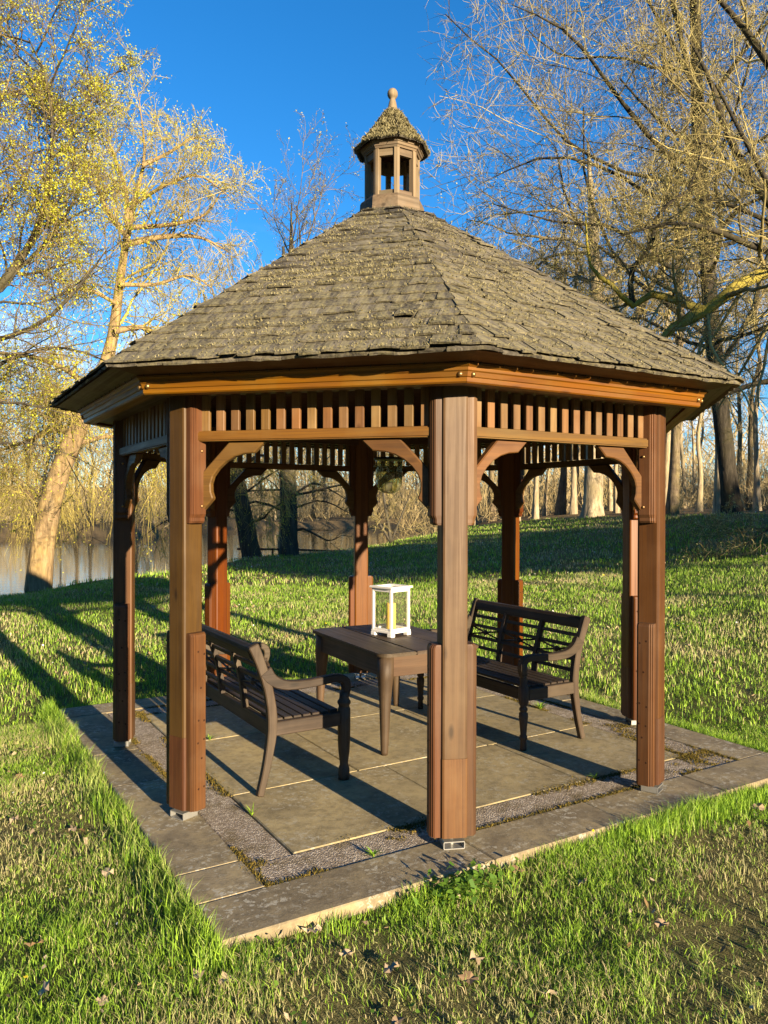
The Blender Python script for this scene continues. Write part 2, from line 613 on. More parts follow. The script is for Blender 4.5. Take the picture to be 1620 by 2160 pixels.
def bark_mat(name, a, b, moss=(0.2, 0.19, 0.04), mamt=0.5, sc=1.0):
    k = NT(name)
    g = k.coord((9 * sc, 9 * sc, 1.6 * sc))
    n1 = k.noise(g, 1.0, 6, 0.7, 0.6)
    n2 = k.noise(k.coord((1, 1, 1)), 1.1, 5, 0.65)
    c = k.ramp(n1, [(0.3, tuple(x * 0.45 for x in a)), (0.5, a), (0.72, b)])
    c = k.mix(k.rng(n2, 0.45, 0.66, 0, mamt), c, moss)
    k.bump(n1, 0.04, 0.9)
    return k.fin(c, 0.9, 0.15)


M_bark = bark_mat("grey_bark", (0.13, 0.10, 0.065), (0.25, 0.2, 0.13), (0.20, 0.17, 0.05), 0.5)
M_barkw = bark_mat("willow_bark", (0.24, 0.17, 0.09), (0.40, 0.30, 0.16), (0.33, 0.24, 0.07), 0.5)
M_barkd = bark_mat("dark_bark", (0.065, 0.058, 0.045), (0.12, 0.105, 0.08), (0.10, 0.09, 0.035), 0.4)
M_barkp = bark_mat("pale_bark", (0.30, 0.245, 0.16), (0.50, 0.42, 0.28), (0.24, 0.2, 0.07), 0.4)
M_barkk = bark_mat("black_bark", (0.035, 0.03, 0.022), (0.08, 0.068, 0.048), (0.08, 0.07, 0.025), 0.4)
M_barkm = bark_mat("mossy_bark", (0.26, 0.22, 0.05), (0.42, 0.34, 0.06), (0.36, 0.30, 0.04), 0.8)


def twig_mat(name, a, b):
    k = NT(name)
    c = k.ramp(k.rand(), [(0.0, a), (1.0, b)])
    return k.fin(c, 0.8, 0.2)


M_twig = twig_mat("bare_twig", (0.05, 0.04, 0.018), (0.44, 0.37, 0.15))
M_twigm = twig_mat("maple_twig", (0.10, 0.075, 0.035), (0.25, 0.195, 0.09))
M_twigw = twig_mat("willow_twig", (0.22, 0.18, 0.05), (0.48, 0.40, 0.11))
M_twigf = twig_mat("thicket_twig", (0.24, 0.185, 0.09), (0.50, 0.40, 0.2))
M_bud = blade_mat("opening_bud", (0.33, 0.35, 0.015), (0.60, 0.58, 0.045), (0.5, 0.45, 0.1))
M_wleaf = blade_mat("young_willow_leaf", (0.38, 0.37, 0.03), (0.60, 0.56, 0.07), (0.5, 0.45, 0.1))
M_budp = blade_mat("pale_bud", (0.32, 0.30, 0.08), (0.52, 0.48, 0.16), (0.4, 0.4, 0.2))
M_fir = blade_mat("fir_needle", (0.02, 0.045, 0.012), (0.045, 0.08, 0.02), (0.05, 0.06, 0.02))

# ================================================================== terrain
CREST = [(-900, 1262, 15), (-100, 1255, 16.5), (0, 1244, 17.5), (60, 1240, 17.8), (200, 1219, 18.8), (350, 1207, 21),
         (430, 1196, 24), (500, 1178, 28), (600, 1168, 32), (700, 1163, 35), (800, 1150, 38), (900, 1127, 40),
         (1000, 1110, 41), (1150, 1094, 39), (1250, 1090, 35), (1350, 1088, 33), (1450, 1086, 28),
         (1550, 1081, 26), (1620, 1083, 24), (1800, 1080, 23), (2600, 1078, 23)]
AZ0 = math.atan2(FW.y, FW.x)
_ca = np.array([AZ0 - math.atan((p - 810) / 1635.05) for p, y, d in CREST])
_cd = np.array([float(d) for p, y, d in CREST])
_cz = np.array([1.7475 - (y - 1069.5) * d / 1635.05 for p, y, d in CREST])
_cp = np.array([1.0 if p < 860 else max(0.0, 1 - (p - 860) / 90) for p, y, d in CREST])
_far = np.array([62.0 if p < 400 else 84.0 for p, y, d in CREST])
_o = np.argsort(_ca)
_ca, _cd, _cz, _cp, _far = _ca[_o], _cd[_o], _cz[_o], _cp[_o], _far[_o]
WATER_Z = -0.62


def sstep(t):
    t = np.clip(t, 0, 1)
    return t * t * (3 - 2 * t)


def terrain(x, y):
    x = np.asarray(x, float); y = np.asarray(y, float)
    dx, dy = x - CAM.x, y - CAM.y
    d = np.hypot(dx, dy)
    a = np.arctan2(dy, dx)
    a = np.where(a < -math.pi / 2, a + 2 * math.pi, a)
    dc = np.interp(a, _ca, _cd); zc = np.interp(a, _ca, _cz); pd = np.interp(a, _ca, _cp); fr = np.interp(a, _ca, _far)
    back = np.clip(np.maximum((0.25 - a) / 0.4, (a - 2.0) / 0.4), 0, 1)     # behind the camera: level
    zc = zc * (1 - back) - 0.06 * back
    pd = pd * (1 - back)
    t = np.clip((d - 7.0) / (dc - 7.0), 0, 1)
    z = -0.06 + (zc + 0.06) * t ** 1.5
    z = z + (vnoise(x, y, 1.3) - 0.5) * 0.035 * np.clip((d - 4.5) / 4, 0, 1) + (vnoise(x, y, 0.35) - 0.5) * 0.012
    z = z + 0.16 * np.exp(-((d - dc + 3) / 2.4) ** 2) * pd * (a > 1.25)
    e = d - dc
    drop = sstep(e / 3.2)
    pond = z * (1 - drop) - 1.5 * drop
    rise = sstep((d - fr) / 5.0)
    pond = pond * (1 - rise) + (0.35 + (vnoise(x, y, 9) - .5) * 0.8) * rise
    wood_ = z + np.clip(e, 0, 60) * 0.004 + (vnoise(x, y, 6) - .5) * 0.5 * np.clip(e / 6, 0, 1)
    z = np.where(e > 0, pond * pd + wood_ * (1 - pd), z)
    z = z + np.clip((d - 130) / 200, 0, 1) * 9.0
    return z


def barepatch(x, y):
    b = 1 - np.clip((vnoise(x, y, .75) - .22) * 3.0, 0, 1)
    return np.clip(b + 1.1 * np.exp(-(((x - .15) / .75) ** 2 + ((y + 3.55) / .7) ** 2)), 0, 1)


def wooded(x, y):
    dx, dy = x - CAM.x, y - CAM.y
    d = np.hypot(dx, dy); a = np.arctan2(dy, dx)
    dc = np.interp(a, _ca, _cd)
    return np.clip((d - dc) / 2.5 + 0.25, 0, 1)


na = 300
rr = np.concatenate([[0.01], np.geomspace(0.6, 600, 210)])
aa = np.linspace(0, 2 * math.pi, na, endpoint=False)
gx = CAM.x + rr[:, None] * np.cos(aa)[None]
gy = CAM.y + rr[:, None] * np.sin(aa)[None]
gz_ = terrain(gx, gy)
V = np.stack([gx, gy, gz_], -1).reshape(-1, 3)
I, J = np.meshgrid(np.arange(len(rr) - 1), np.arange(na), indexing='ij')
q = np.stack([I * na + J, I * na + (J + 1) % na, (I + 1) * na + (J + 1) % na, (I + 1) * na + J], -1).reshape(-1, 4)[:, ::-1]
ground = link("ground", np_mesh("ground", V, quads=q, mats=[M_ground], smooth=True,
                                attrs={"wood": wooded(V[:, 0], V[:, 1]), "bare": barepatch(V[:, 0], V[:, 1])}))
tag(ground, kind="structure")
wv = [(-140, 8, WATER_Z), (120, 8, WATER_Z), (120, 130, WATER_Z), (-140, 130, WATER_Z)]
tag(link("pond_water", mesh("pond_water", wv, [(0, 1, 2, 3)], M_water)), kind="structure")

# ================================================================== terrace
terrace = link("terrace", box(-2.06, 2.06, -2.06, 2.06, -0.30, -0.055, M_gravel, 0.0, name="terrace"))
tag(terrace, kind="structure")
g_ = 0.003


def paver(x0, x1, y0, y1, z0, z1, mat, name):
    dz = random.uniform(-0.002, 0.002)
    me = box(-(x1 - x0) / 2 + g_, (x1 - x0) / 2 - g_, -(y1 - y0) / 2 + g_, (y1 - y0) / 2 - g_, z0, z1, mat, 0.006, 1, name)
    M = Matrix.Translation(((x0 + x1) / 2, (y0 + y1) / 2, dz)) @ Matrix.Rotation(random.uniform(-.002, .002), 4, 'Z') \
        @ Matrix.Rotation(random.uniform(-.0012, .0012), 4, 'X')
    return link(name, me, terrace, M)


xs = [[-1.5, -0.42, 0.52, 1.5], [-1.5, -0.62, 0.47, 1.5], [-1.5, -0.38, 0.5, 1.5]]
ys = [-1.5, -0.6, 0.56, 1.5]
for r in range(3):
    for c in range(3):
        paver(xs[r][c], xs[r][c + 1], ys[r], ys[r + 1], -0.06, 0.0, M_slab, "paving_slab")
for (x0, x1, y0, y1) in [(-1.75, 1.75, -1.75, -1.5), (-1.75, 1.75, 1.5, 1.75), (-1.75, -1.5, -1.5, 1.5), (1.5, 1.75, -1.5, 1.5)]:
    paver(x0, x1, y0, y1, -0.06, -0.006, M_gravel, "gravel_strip")
fr = [-2.085, -0.67, 0.26, 1.15, 2.085]
for i in range(4):
    paver(fr[i], fr[i + 1], -2.085, -1.75, -0.11, 0.0, M_edge, "edging_slab")
    paver(fr[i], fr[i + 1], 1.75, 2.085, -0.11, 0.0, M_edge, "edging_slab")
sd_ = [-1.75, -1.44, -0.08, 0.62, 1.75]
for i in range(4):
    paver(-2.085, -1.75, sd_[i], sd_[i + 1], -0.11, 0.0, M_edge, "edging_slab")
    paver(1.75, 2.085, -sd_[i + 1], -sd_[i], -0.11, 0.0, M_edge, "edging_slab")


def tufts(name, P, N, smin, smax, mat, parent, nb=3, spread=1.0, kind="stuff"):
    """little tufts of nb upright flakes at points P with normals N"""
    P = np.repeat(np.asarray(P, float), nb, 0); N = np.repeat(np.asarray(N, float), nb, 0)
    n = len(P)
    r = rng.normal(size=(n, 3)); t = np.cross(N, r); t /= np.linalg.norm(t, axis=1, keepdims=True) + 1e-9
    s = rng.uniform(smin, smax, (n, 1))
    up = N * s + rng.normal(size=(n, 3)) * s * 0.5
    c = P + t * s * 0 + rng.normal(size=(n, 3)) * s * 0.35 * spread * (1 - np.abs(N))
    b = np.cross(t, N)
    c0 = c - t * s * 0.55; c1 = c + t * s * 0.55; c2 = c + up + b * s * 0.3
    V = np.stack([c0, c1, c2], 1).reshape(-1, 3)
    o = link(name, np_mesh(name, V, tris=np.arange(n * 3).reshape(-1, 3), mats=[mat]), parent)
    return tag(o, kind=kind)


# moss along the joints of the terrace
pts = []
def mossline(x0, y0, x1, y1, n, wdt, thr):
    t = rng.random(n); x = x0 + (x1 - x0) * t + rng.normal(size=n) * wdt; y = y0 + (y1 - y0) * t + rng.normal(size=n) * wdt
    k = vnoise(x, y, 0.28) + 0.25 * vnoise(x, y, 0.07) > thr
    for a, b in zip(x[k], y[k]): pts.append((a, b, -0.004))
for s_ in (-1, 1):
    mossline(-1.75, 1.51 * s_, 1.75, 1.51 * s_, 3600, 0.024, 0.64)
    mossline(1.51 * s_, -1.75, 1.51 * s_, 1.75, 3600, 0.024, 0.64)
    mossline(-1.75, 1.745 * s_, 1.75, 1.745 * s_, 3000, 0.014, 0.66)
    mossline(1.745 * s_, -1.75, 1.745 * s_, 1.75, 3600, 0.016, 0.64)
mossline(-1.6, -1.0, -1.6, -0.6, 500, 0.05, 0.62)
mossline(-1.3, -1.62, -0.6, -1.52, 900, 0.04, 0.62)
mossline(1.55, -1.2, 1.7, -0.6, 900, 0.07, 0.6)
mossline(1.2, -1.65, 1.75, -1.5, 700, 0.07, 0.6)
mossline(-0.4, 1.6, 0.9, 1.55, 800, 0.1, 0.55)
tufts("joint_moss", np.array(pts), np.tile([0, 0, 1.0], (len(pts), 1)), 0.002, 0.008, M_moss, terrace)

# ================================================================== gazebo
R = 1.98
AP = R * math.cos(math.pi / 8)
HL = R * math.sin(math.pi / 8)
gazebo = empty("gazebo", (0, 0, 0))
tag(gazebo, "octagonal wooden gazebo with mossy shingle roof and small cupola on a stone terrace", "gazebo")

def cham(h, c_):
    return [(-h + c_, -h), (h - c_, -h), (h - c_ * .3, -h + c_ * .3), (h, -h + c_), (h, h - c_), (h - c_ * .3, h - c_ * .3), (h - c_, h), (-h + c_, h),
            (-h + c_ * .3, h - c_ * .3), (-h, h - c_), (-h, -h + c_), (-h + c_ * .3, -h + c_ * .3)]
me_post = prism(cham(.0675, .014), 0.466, 2.43, M_postz, 'Z', 0, "post")
me_foot = prism(cham(.0688, .014), 0.062, 0.4652, M_footz, 'Z', 0, "post_foot")


def side_block(z0, z1, s, upper):
    prof = [(-.052, .066), (-.052, .110), (-.044, .118), (-.040, .118), (-.038, .123), (.026, .123), (.029, .117),
            (.037, .117), (.041, .109), (.047, .109), (.051, .100), (.051, .066)]
    if upper:
        rings = [(z0, .62), (z0 + .012, .80), (z0 + .03, .80), (z0 + .05, 1.0), (z1, 1.0)]
    else:
        rings = [(z0, 1.0), (z1 - .02, 1.0), (z1 - .008, .93), (z1, .75)]
    v, f = [], []
    n = len(prof)
    for z, k in rings:
        for (x, y) in prof:
            v.append((x * (0.9 + 0.1 * k), s * (.066 + (y - .066) * k), z))
    f.append(tuple(range(n))); f.append(tuple(range(len(rings) * n - n, len(rings) * n)))
    for i in range(len(rings) - 1):
        for j in range(n):
            f.append((i * n + j, i * n + (j + 1) % n, (i + 1) * n + (j + 1) % n, (i + 1) * n + j))
    return fix(mesh("side_block", v, f, M_blockz), 0.0)


me_blk = {(s, u): (side_block(1.655, 2.42, s, True) if u else side_block(0.062, 1.045, s, False)) for s in (-1, 1) for u in (0, 1)}


def shoe_mesh():
    v, f = [], []
    ob = [(-.052, .0), (.052, .0), (.056, .006), (.056, .034), (.052, .04), (-.052, .04), (-.056, .034), (-.056, .006)]
    ib = [(-.050, .005), (.050, .005), (.052, .008), (.052, .032), (.050, .035), (-.050, .035), (-.052, .032), (-.052, .008)]
    for x in (-.04, .062):
        for pr in (ob, ib):
            v += [(x, a, b + 0.002) for a, b in pr]
    n = 8
    for i in range(n):
        j = (i + 1) % n
        f += [(i, j, 16 + j, 16 + i), (8 + i, 24 + i, 24 + j, 8 + j), (i, 8 + i, 8 + j, j), (16 + i, 16 + j, 24 + j, 24 + i)]
    me = mesh("metal_shoe", v, f, M_zinc)
    fix(me)
    bm = bmesh.new(); bm.from_mesh(me)
    bmesh.ops.create_cone(bm, cap_ends=True, segments=10, radius1=.012, radius2=.012, depth=.06, matrix=Matrix.Translation((0, 0, .032)))
    bm.to_mesh(me); bm.free()
    return me


me_shoe = shoe_mesh()
def remat(me, mat):
    c_ = me.copy(); c_.materials.clear(); c_.materials.append(mat); return c_
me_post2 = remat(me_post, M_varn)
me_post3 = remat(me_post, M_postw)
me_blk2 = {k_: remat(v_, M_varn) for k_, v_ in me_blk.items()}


def dome(r, h, n, mat, name):
    return lathe([(r, 0), (r * .92, h * .45), (r * .55, h * .85), (r * .12, h)], n, mat, name)


me_bolt = dome(0.009, 0.007, 8, M_brass, "bolt")
me_hole = dome(0.0065, 0.0012, 7, M_hole, "screw_recess")
for k in range(8):
    th = math.radians(-157.5 + 45 * k + 0)      # post between side k-1 and k
    M = Matrix.Rotation(th, 4, 'Z') @ Matrix.Translation((R, 0, 0))
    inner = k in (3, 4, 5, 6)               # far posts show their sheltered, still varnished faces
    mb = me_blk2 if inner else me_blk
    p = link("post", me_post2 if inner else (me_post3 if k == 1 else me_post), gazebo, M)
    link("post_foot", me_foot, p)
    link("metal_shoe", me_shoe, p)
    for s in (-1, 1):
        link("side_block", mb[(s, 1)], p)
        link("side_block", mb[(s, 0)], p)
        rotx = Matrix.Rotation(-s * math.pi / 2, 4, 'X')
        for (x, z, w_) in [(-.012, 2.055, 0), (-.012, 1.75, 0)]:
            link("bolt", me_bolt, p, Matrix.Translation((x, s * .1235, z)) @ rotx)
        for (x, z) in [(-.03, .93), (.012, .93), (-.008, .74), (-.03, .55), (.012, .55), (-.03, .44), (.012, .44), (-.012, .36), (-.03, .2), (.012, .19)]:
            link("screw_recess", me_hole, p, Matrix.Translation((x + random.uniform(-.003, .003), s * .1232, z + random.uniform(-.015, .015))) @ rotx)

me_rail = box(-.688, .688, AP + .004, AP + .062, 2.108, 2.163, M_railx, 0.007, 2, "rail")
me_plate = ringseg([(AP - .05, 2.372), (AP + .045, 2.372), (AP + .045, 2.462), (AP - .05, 2.462)], M_deck, "top_plate")
BR = [(-.700, 1.662), (-.578, 1.792), (-.592, 1.83), (-.594, 1.872), (-.580, 1.915), (-.548, 1.957), (-.505, 1.995), (-.455, 2.022), (-.40, 2.038), (-.335, 2.044),
      (-.268, 2.107), (-.480, 2.107), (-.690, 1.888), (-.700, 1.87)]
me_br = [prism([(x * s, z) for x, z in BR], AP - .018, AP + .026, M_brace, 'Y', 0.006, "brace") for s in (1, -1)]
me_slat = [box(-.024, .024, -.013, .013, 2.165, 2.40, M_slatz, 0.003, 1, "slat")]
FAS = [(2.015, 2.345), (2.085, 2.345), (2.092, 2.352), (2.092, 2.372), (2.099, 2.376), (2.104, 2.398), (2.112, 2.404),
       (2.113, 2.418), (2.128, 2.428), (2.128, 2.438), (2.05, 2.438)]
me_fas = ringseg(FAS, M_fascia, "fascia", 0.0, 0.0006)
SOF = [(2.06, 2.440), (2.122, 2.440), (2.262, 2.464), (2.262, 2.474), (2.06, 2.470)]
me_sof = ringseg(SOF, M_deck, "eave_board")  # darker roof-board wood stands in for the shade under the shingle edge
me_soffit = ringseg([(AP + .05, 2.36), (2.012, 2.36), (2.012, 2.374), (AP + .05, 2.374)], M_deck, "soffit_board")
me_nail = lathe([(.0022, 0), (.0022, .03), (.0005, .034)], 5, M_iron, "nail")
for k in range(8):
    M = Fk(k)
    link("rail", me_rail, gazebo, M)
    link("top_plate", me_plate, gazebo, M)
    fo = link("fascia", me_fas, gazebo, M)
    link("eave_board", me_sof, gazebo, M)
    link("soffit_board", me_soffit, gazebo, M)
    for b in me_br:
        link("brace", b, gazebo, M)
    for i in range(15):
        x = (i - 7) * .0885
        link("slat", me_slat[0], gazebo, M @ Matrix.Translation((x, AP + .022, random.uniform(-.001, .001))))
    for s in (-1, 1):
        link("bolt", dome(0.014, 0.013, 10, M_brass, "bolt"), fo, Matrix.Translation((s * .835, 2.100, 2.386)) @ Matrix.Rotation(-math.pi / 2, 4, 'X'))
    if k in (0, 1, 2, 7):
        for i in range(13):
            x = -.8 + i * .135 + random.uniform(-.02, .02)
            link("nail", me_nail, fo, Matrix.Translation((x, 2.135, 2.43)) @ Matrix.Rotation(random.uniform(-.5, .5), 4, 'Y') @ Matrix.Rotation(random.uniform(-.5, -.1), 4, 'X'))

# ---- roof
EV, TP = Vector((2.27, 2.482)), Vector((.215, 3.965))        # (apothem, z)
v, f = [], []
for k in range(8):
    Mk = Fk(k)
    b0 = len(v)
    for (p, z) in [(EV.x, EV.y - .016), (EV.x, EV.y), (TP.x, TP.y), (TP.x, TP.y - .02)]:
        for s in (-1, 1):
            v.append(Mk @ Vector((s * p * T8, p, z)))
    f += [(b0 + 0, b0 + 1, b0 + 3, b0 + 2), (b0 + 2, b0 + 3, b0 + 5, b0 + 4), (b0 + 4, b0 + 5, b0 + 7, b0 + 6), (b0 + 6, b0 + 7, b0 + 1, b0 + 0)]
roof = link("roof", fix(mesh("roof", v, f, M_deck)), gazebo)
SL = (TP - EV).length
D2 = (TP - EV) / SL
N2 = Vector((-D2.y, D2.x)) * (-1 if D2.x < 0 and False else 1)
if N2.y < 0: N2 = -N2
ROWS = 22
EX = SL / ROWS


def roofpt(x, v_, n_):
    p = EV + D2 * v_ + N2 * n_
    return Vector((x, p.x, p.y))


def roofw(v_):
    return (EV.x + D2.x * v_) * T8


stuffV, stuffF = [], []
singles = []
lichP, lichN = [], []
for k in range(8):
    Mk = Fk(k)
    nW = (Mk.to_3x3() @ Vector((0, N2.x, N2.y)))
    for j in range(-1, ROWS):
        starter = j < 0
        v0 = -0.032 if starter else j * EX - 0.03
        ln = min(0.29, SL - v0 - 0.002)
        wb, wt = roofw(v0), roofw(v0 + ln)
        x = -wb - random.uniform(.0, .02)
        cuts = [x]
        while x < wb - .06:
            x += random.uniform(.07, .145) if not starter else random.uniform(.1, .17)
            cuts.append(x)
        cuts[-1] = wb + random.uniform(.0, .022)
        if len(cuts) > 2 and cuts[-1] - cuts[-2] < .04: cuts.pop(-2)
        for i in range(len(cuts) - 1):
            a, b = cuts[i] + .0015, cuts[i + 1] - .0015
            first, last = i == 0, i == len(cuts) - 2
            dv = random.uniform(-.014, .010) if not starter else random.uniform(-.004, .004)
            th = random.uniform(.008, .012)
            lift = random.uniform(.024, .033) + (random.random() < .06) * random.uniform(.006, .014)
            if starter: lift, th = .002, .012
            if first or last: lift += random.uniform(.0, .008)
            sk = random.uniform(-.006, .006)
            vb = v0 + dv
            at_, bt_ = (a, b)
            if first: at_ = -roofw(v0 + ln) - .004
            if last: bt_ = roofw(v0 + ln) + .004
            if at_ > bt_ - .004:
                mid = min(max((at_ + bt_) / 2, -wt), wt); at_, bt_ = mid - .004, mid + .004
            if not first: at_ = max(at_, -wt); 
            if not last: bt_ = min(bt_, wt)
            if at_ >= bt_: at_, bt_ = bt_ - .006, bt_
            cu = random.uniform(-.004, .005)
            P = [roofpt(a, vb + sk, lift - th), roofpt((a + b) / 2, vb + random.uniform(-.004, .004), lift - th + cu), roofpt(b, vb - sk, lift - th),
                 roofpt(a, vb + sk, lift), roofpt((a + b) / 2, vb, lift + cu), roofpt(b, vb - sk, lift),
                 roofpt(at_, v0 + ln, .001), roofpt(bt_, v0 + ln, .001), roofpt(at_, v0 + ln, .006), roofpt(bt_, v0 + ln, .006)]
            F = [(0, 1, 4, 3), (1, 2, 5, 4), (3, 4, 5, 9, 8), (0, 6, 7, 2, 1), (0, 3, 8, 6), (2, 7, 9, 5), (6, 8, 9, 7)]
            if k in (0, 1) and not starter:
                singles.append((j, k, P, F, Mk))
            else:
                b0 = len(stuffV)
                stuffV += [Mk @ q_ for q_ in P]
                stuffF += [tuple(b0 + i_ for i_ in ff) for ff in F]
            # lichen on this shingle
            if k in (0, 1, 2, 7) and not starter:
                ridge = min(1.0, (wb - abs((a + b) / 2)) / .35 + .15)
                dens = (0.25 + 0.85 * (j / ROWS)) * ridge * (1.0 if k in (0, 2) else (.42 if k == 1 else .5))
                dens *= np.clip(3.0 * (vnoise((a + b) / 2 + k * 9.0, vb, .45) - .22), .05, 1.7)
                nt_ = int(dens * (b - a) * 620)
                for _ in range(nt_):
                    if random.random() < .62: tt = random.random() ** 2 * .05
                    else: tt = random.random() * EX
                    xx = random.uniform(a, b)
                    lichP.append(Mk @ roofpt(xx, vb + tt + .004, lift * (1 - tt / ln) + .001)); lichN.append(nW)
singles.sort(key=lambda t: t[0])
for (j, k, P, F, Mk) in singles[:300]:
    c = sum(P, Vector()) / len(P)
    ax = Matrix((Vector((1, 0, 0)), Vector((0, D2.x, D2.y)), Vector((0, N2.x, N2.y)))).transposed()   # local frame of the slope
    inv = ax.inverted()
    me = fix(mesh("shingle", [inv @ (q_ - c) for q_ in P], F, M_shingle))
    link("shingle", me, roof, Mk @ Matrix.Translation(c) @ ax.to_4x4())
for (j, k, P, F, Mk) in singles[300:]:
    b0 = len(stuffV)
    stuffV += [Mk @ q_ for q_ in P]
    stuffF += [tuple(b0 + i_ for i_ in ff) for ff in F]
tag(link("shingle_field", fix(mesh("shingle_field", stuffV, stuffF, M_shingle)), roof), kind="stuff")
tufts("roof_lichen", np.array([tuple(p) for p in lichP]), np.array([tuple(p) for p in lichN]), .003, .0095, M_lichen, roof, 3)

# ---- cupola
def octring(prof, mat, name, bev=0.0):
    v, f = [], []
    n = len(prof)
    for k in range(8):
        a = math.radians(-157.5 + 45 * k)
        for (p, z) in prof:
            r_ = p / math.cos(math.pi / 8)
            v.append((r_ * math.cos(a), r_ * math.sin(a), z))
    for k in range(8):
        k2 = (k + 1) % 8
        for i in range(n):
            i2 = (i + 1) % n
            f.append((k * n + i, k2 * n + i, k2 * n + i2, k * n + i2))
    return fix(mesh(name, v, f, mat), bev)


cup = link("cupola", octring([(.09, 3.93), (.238, 3.925), (.229, 4.05), (.221, 4.065), (.09, 4.065)], M_cupx, "cupola"), gazebo)
for k in range(8):
    a = math.radians(-157.5 + 45 * k)
    me = prism([(-.024, -.017), (.018, -.022), (.023, 0), (.018, .022), (-.024, .017)], 4.066, 4.47, M_cup, 'Z', .002, "cupola_post")
    link("cupola_post", me, cup, Matrix.Rotation(a, 4, 'Z') @ Matrix.Translation((.191, 0, 0)))
    sg = ringseg([(.166, 4.067), (.188, 4.067), (.188, 4.107), (.166, 4.107)], M_cupx, "sill_board", 0, .014)
    link("sill_board", sg, cup, Fk(k))
    sg = ringseg([(.164, 4.362), (.189, 4.362), (.189, 4.42), (.164, 4.42)], M_cupx, "header_board", 0, .014)
    link("header_board", sg, cup, Fk(k))
    sg = ringseg([(.178, 4.415), (.202, 4.415), (.208, 4.428), (.214, 4.430), (.219, 4.446), (.226, 4.449), (.229, 4.475), (.178, 4.475)], M_cupx, "cornice_board", 0, .0005)
    link("cornice_board", sg, cup, Fk(k))
# small flared cap roof of shingles
CP = [(.250, 4.470), (.196, 4.54), (.142, 4.612), (.090, 4.69), (.045, 4.772)]
vv, ff = [], []
cl_P, cl_N = [], []
for k in range(8):
    Mk = Fk(k)
    for i in range(4):
        (p0, z0), (p1, z1) = CP[i], CP[min(i + 1, 4)]
        dp = Vector((p1 - p0, z1 - z0)); nn = Vector((-dp.y, dp.x)).normalized()
        if nn.y < 0: nn = -nn
        m_ = max(2, 4 - i)
        for c in range(m_):
            x0, x1 = -p0 * T8 + 2 * p0 * T8 * c / m_, -p0 * T8 + 2 * p0 * T8 * (c + 1) / m_ - .002
            y0, y1 = x0 * p1 / p0, x1 * p1 / p0
            h = random.uniform(.012, .022); ov = random.uniform(.008, .022)
            b0 = len(vv)
            d_ = dp.normalized()
            q0 = Vector((p0, z0)) - d_ * ov
            for (x, pz, n_) in [(x0, q0, .0), (x1, q0, .0), (x0, q0, h), (x1, q0, h), (y0, Vector((p1, z1)), 0), (y1, Vector((p1, z1)), 0), (y0, Vector((p1, z1)), .008), (y1, Vector((p1, z1)), .008)]:
                pp = pz + nn * n_
                vv.append(Mk @ Vector((x, pp.x, pp.y)))
            ff += [tuple(b0 + t for t in s) for s in [(0, 1, 3, 2), (2, 3, 7, 6), (0, 4, 5, 1), (0, 2, 6, 4), (1, 5, 7, 3), (4, 6, 7, 5)]]
            for _ in range(int(170 * (x1 - x0) / .08)):
                u_, t_ = random.random(), random.random() ** 1.5
                pp = q0 + d_ * (t_ * (dp.length + ov)) + nn * (h * (1 - t_ * .6))
                xx = (x0 + (x1 - x0) * u_) * (1 - t_) + (y0 + (y1 - y0) * u_) * t_
                cl_P.append(tuple(Mk @ Vector((xx, pp.x, pp.y)))); cl_N.append(tuple(Mk.to_3x3() @ Vector((0, nn.x, nn.y))))
# solid cap under the shingles
tag(link("cap_shingles", fix(mesh("cap_shingles", vv, ff, M_shingle)), cup), kind="stuff")
link("cap_roof", octring([(.02, 4.46), (.238, 4.466), (.19, 4.535), (.137, 4.606), (.085, 4.684), (.04, 4.765), (.02, 4.765)], M_deck, "cap_roof"), cup)
tufts("cap_lichen", np.array(cl_P), np.array(cl_N), .004, .013, M_lichen, cup, 3)
for k in (7, 0, 1):                          # lichen lodged on the skirt
    pass
fin = link("finial", lathe([(.062, 4.755), (.062, 4.772), (.048, 4.782), (.037, 4.80), (.028, 4.845), (.021, 4.868), (.02, 4.874), (.030, 4.882), (.039, 4.898), (.041, 4.912), (.037, 4.930), (.026, 4.945), (.010, 4.952), (.002, 4.953)], 16, M_cup, "finial"), cup)

# ================================================================== hanging lamp
lamp = empty("hanging_lamp", (-0.012, 0.02, 1.85))
tag(lamp, "smoky glass bell jar lamp with candle hanging inside the gazebo", "lamp")
go = [(.012, .0), (.045, .006), (.075, .026), (.096, .062), (.104, .11), (.106, .17), (.105, .235), (.107, .262), (.114, .268)]
gi = [(r_ - .004, z_ + .003) for r_, z_ in go[::-1]]
link("glass_bowl", lathe(go + [(.112, .271)] + gi[1:-1] + [(.004, .006)], 28, M_lampglass, "glass_bowl"), lamp)
link("rim", lathe([(.112, .258), (.118, .262), (.118, .274), (.112, .278), (.104, .276), (.104, .262)], 28, M_iron, "rim"), lamp)
link("candle", lathe([(.034, .022), (.034, .085), (.028, .09), (.004, .086), (.003, .1)], 16, M_wax2, "candle"), lamp)


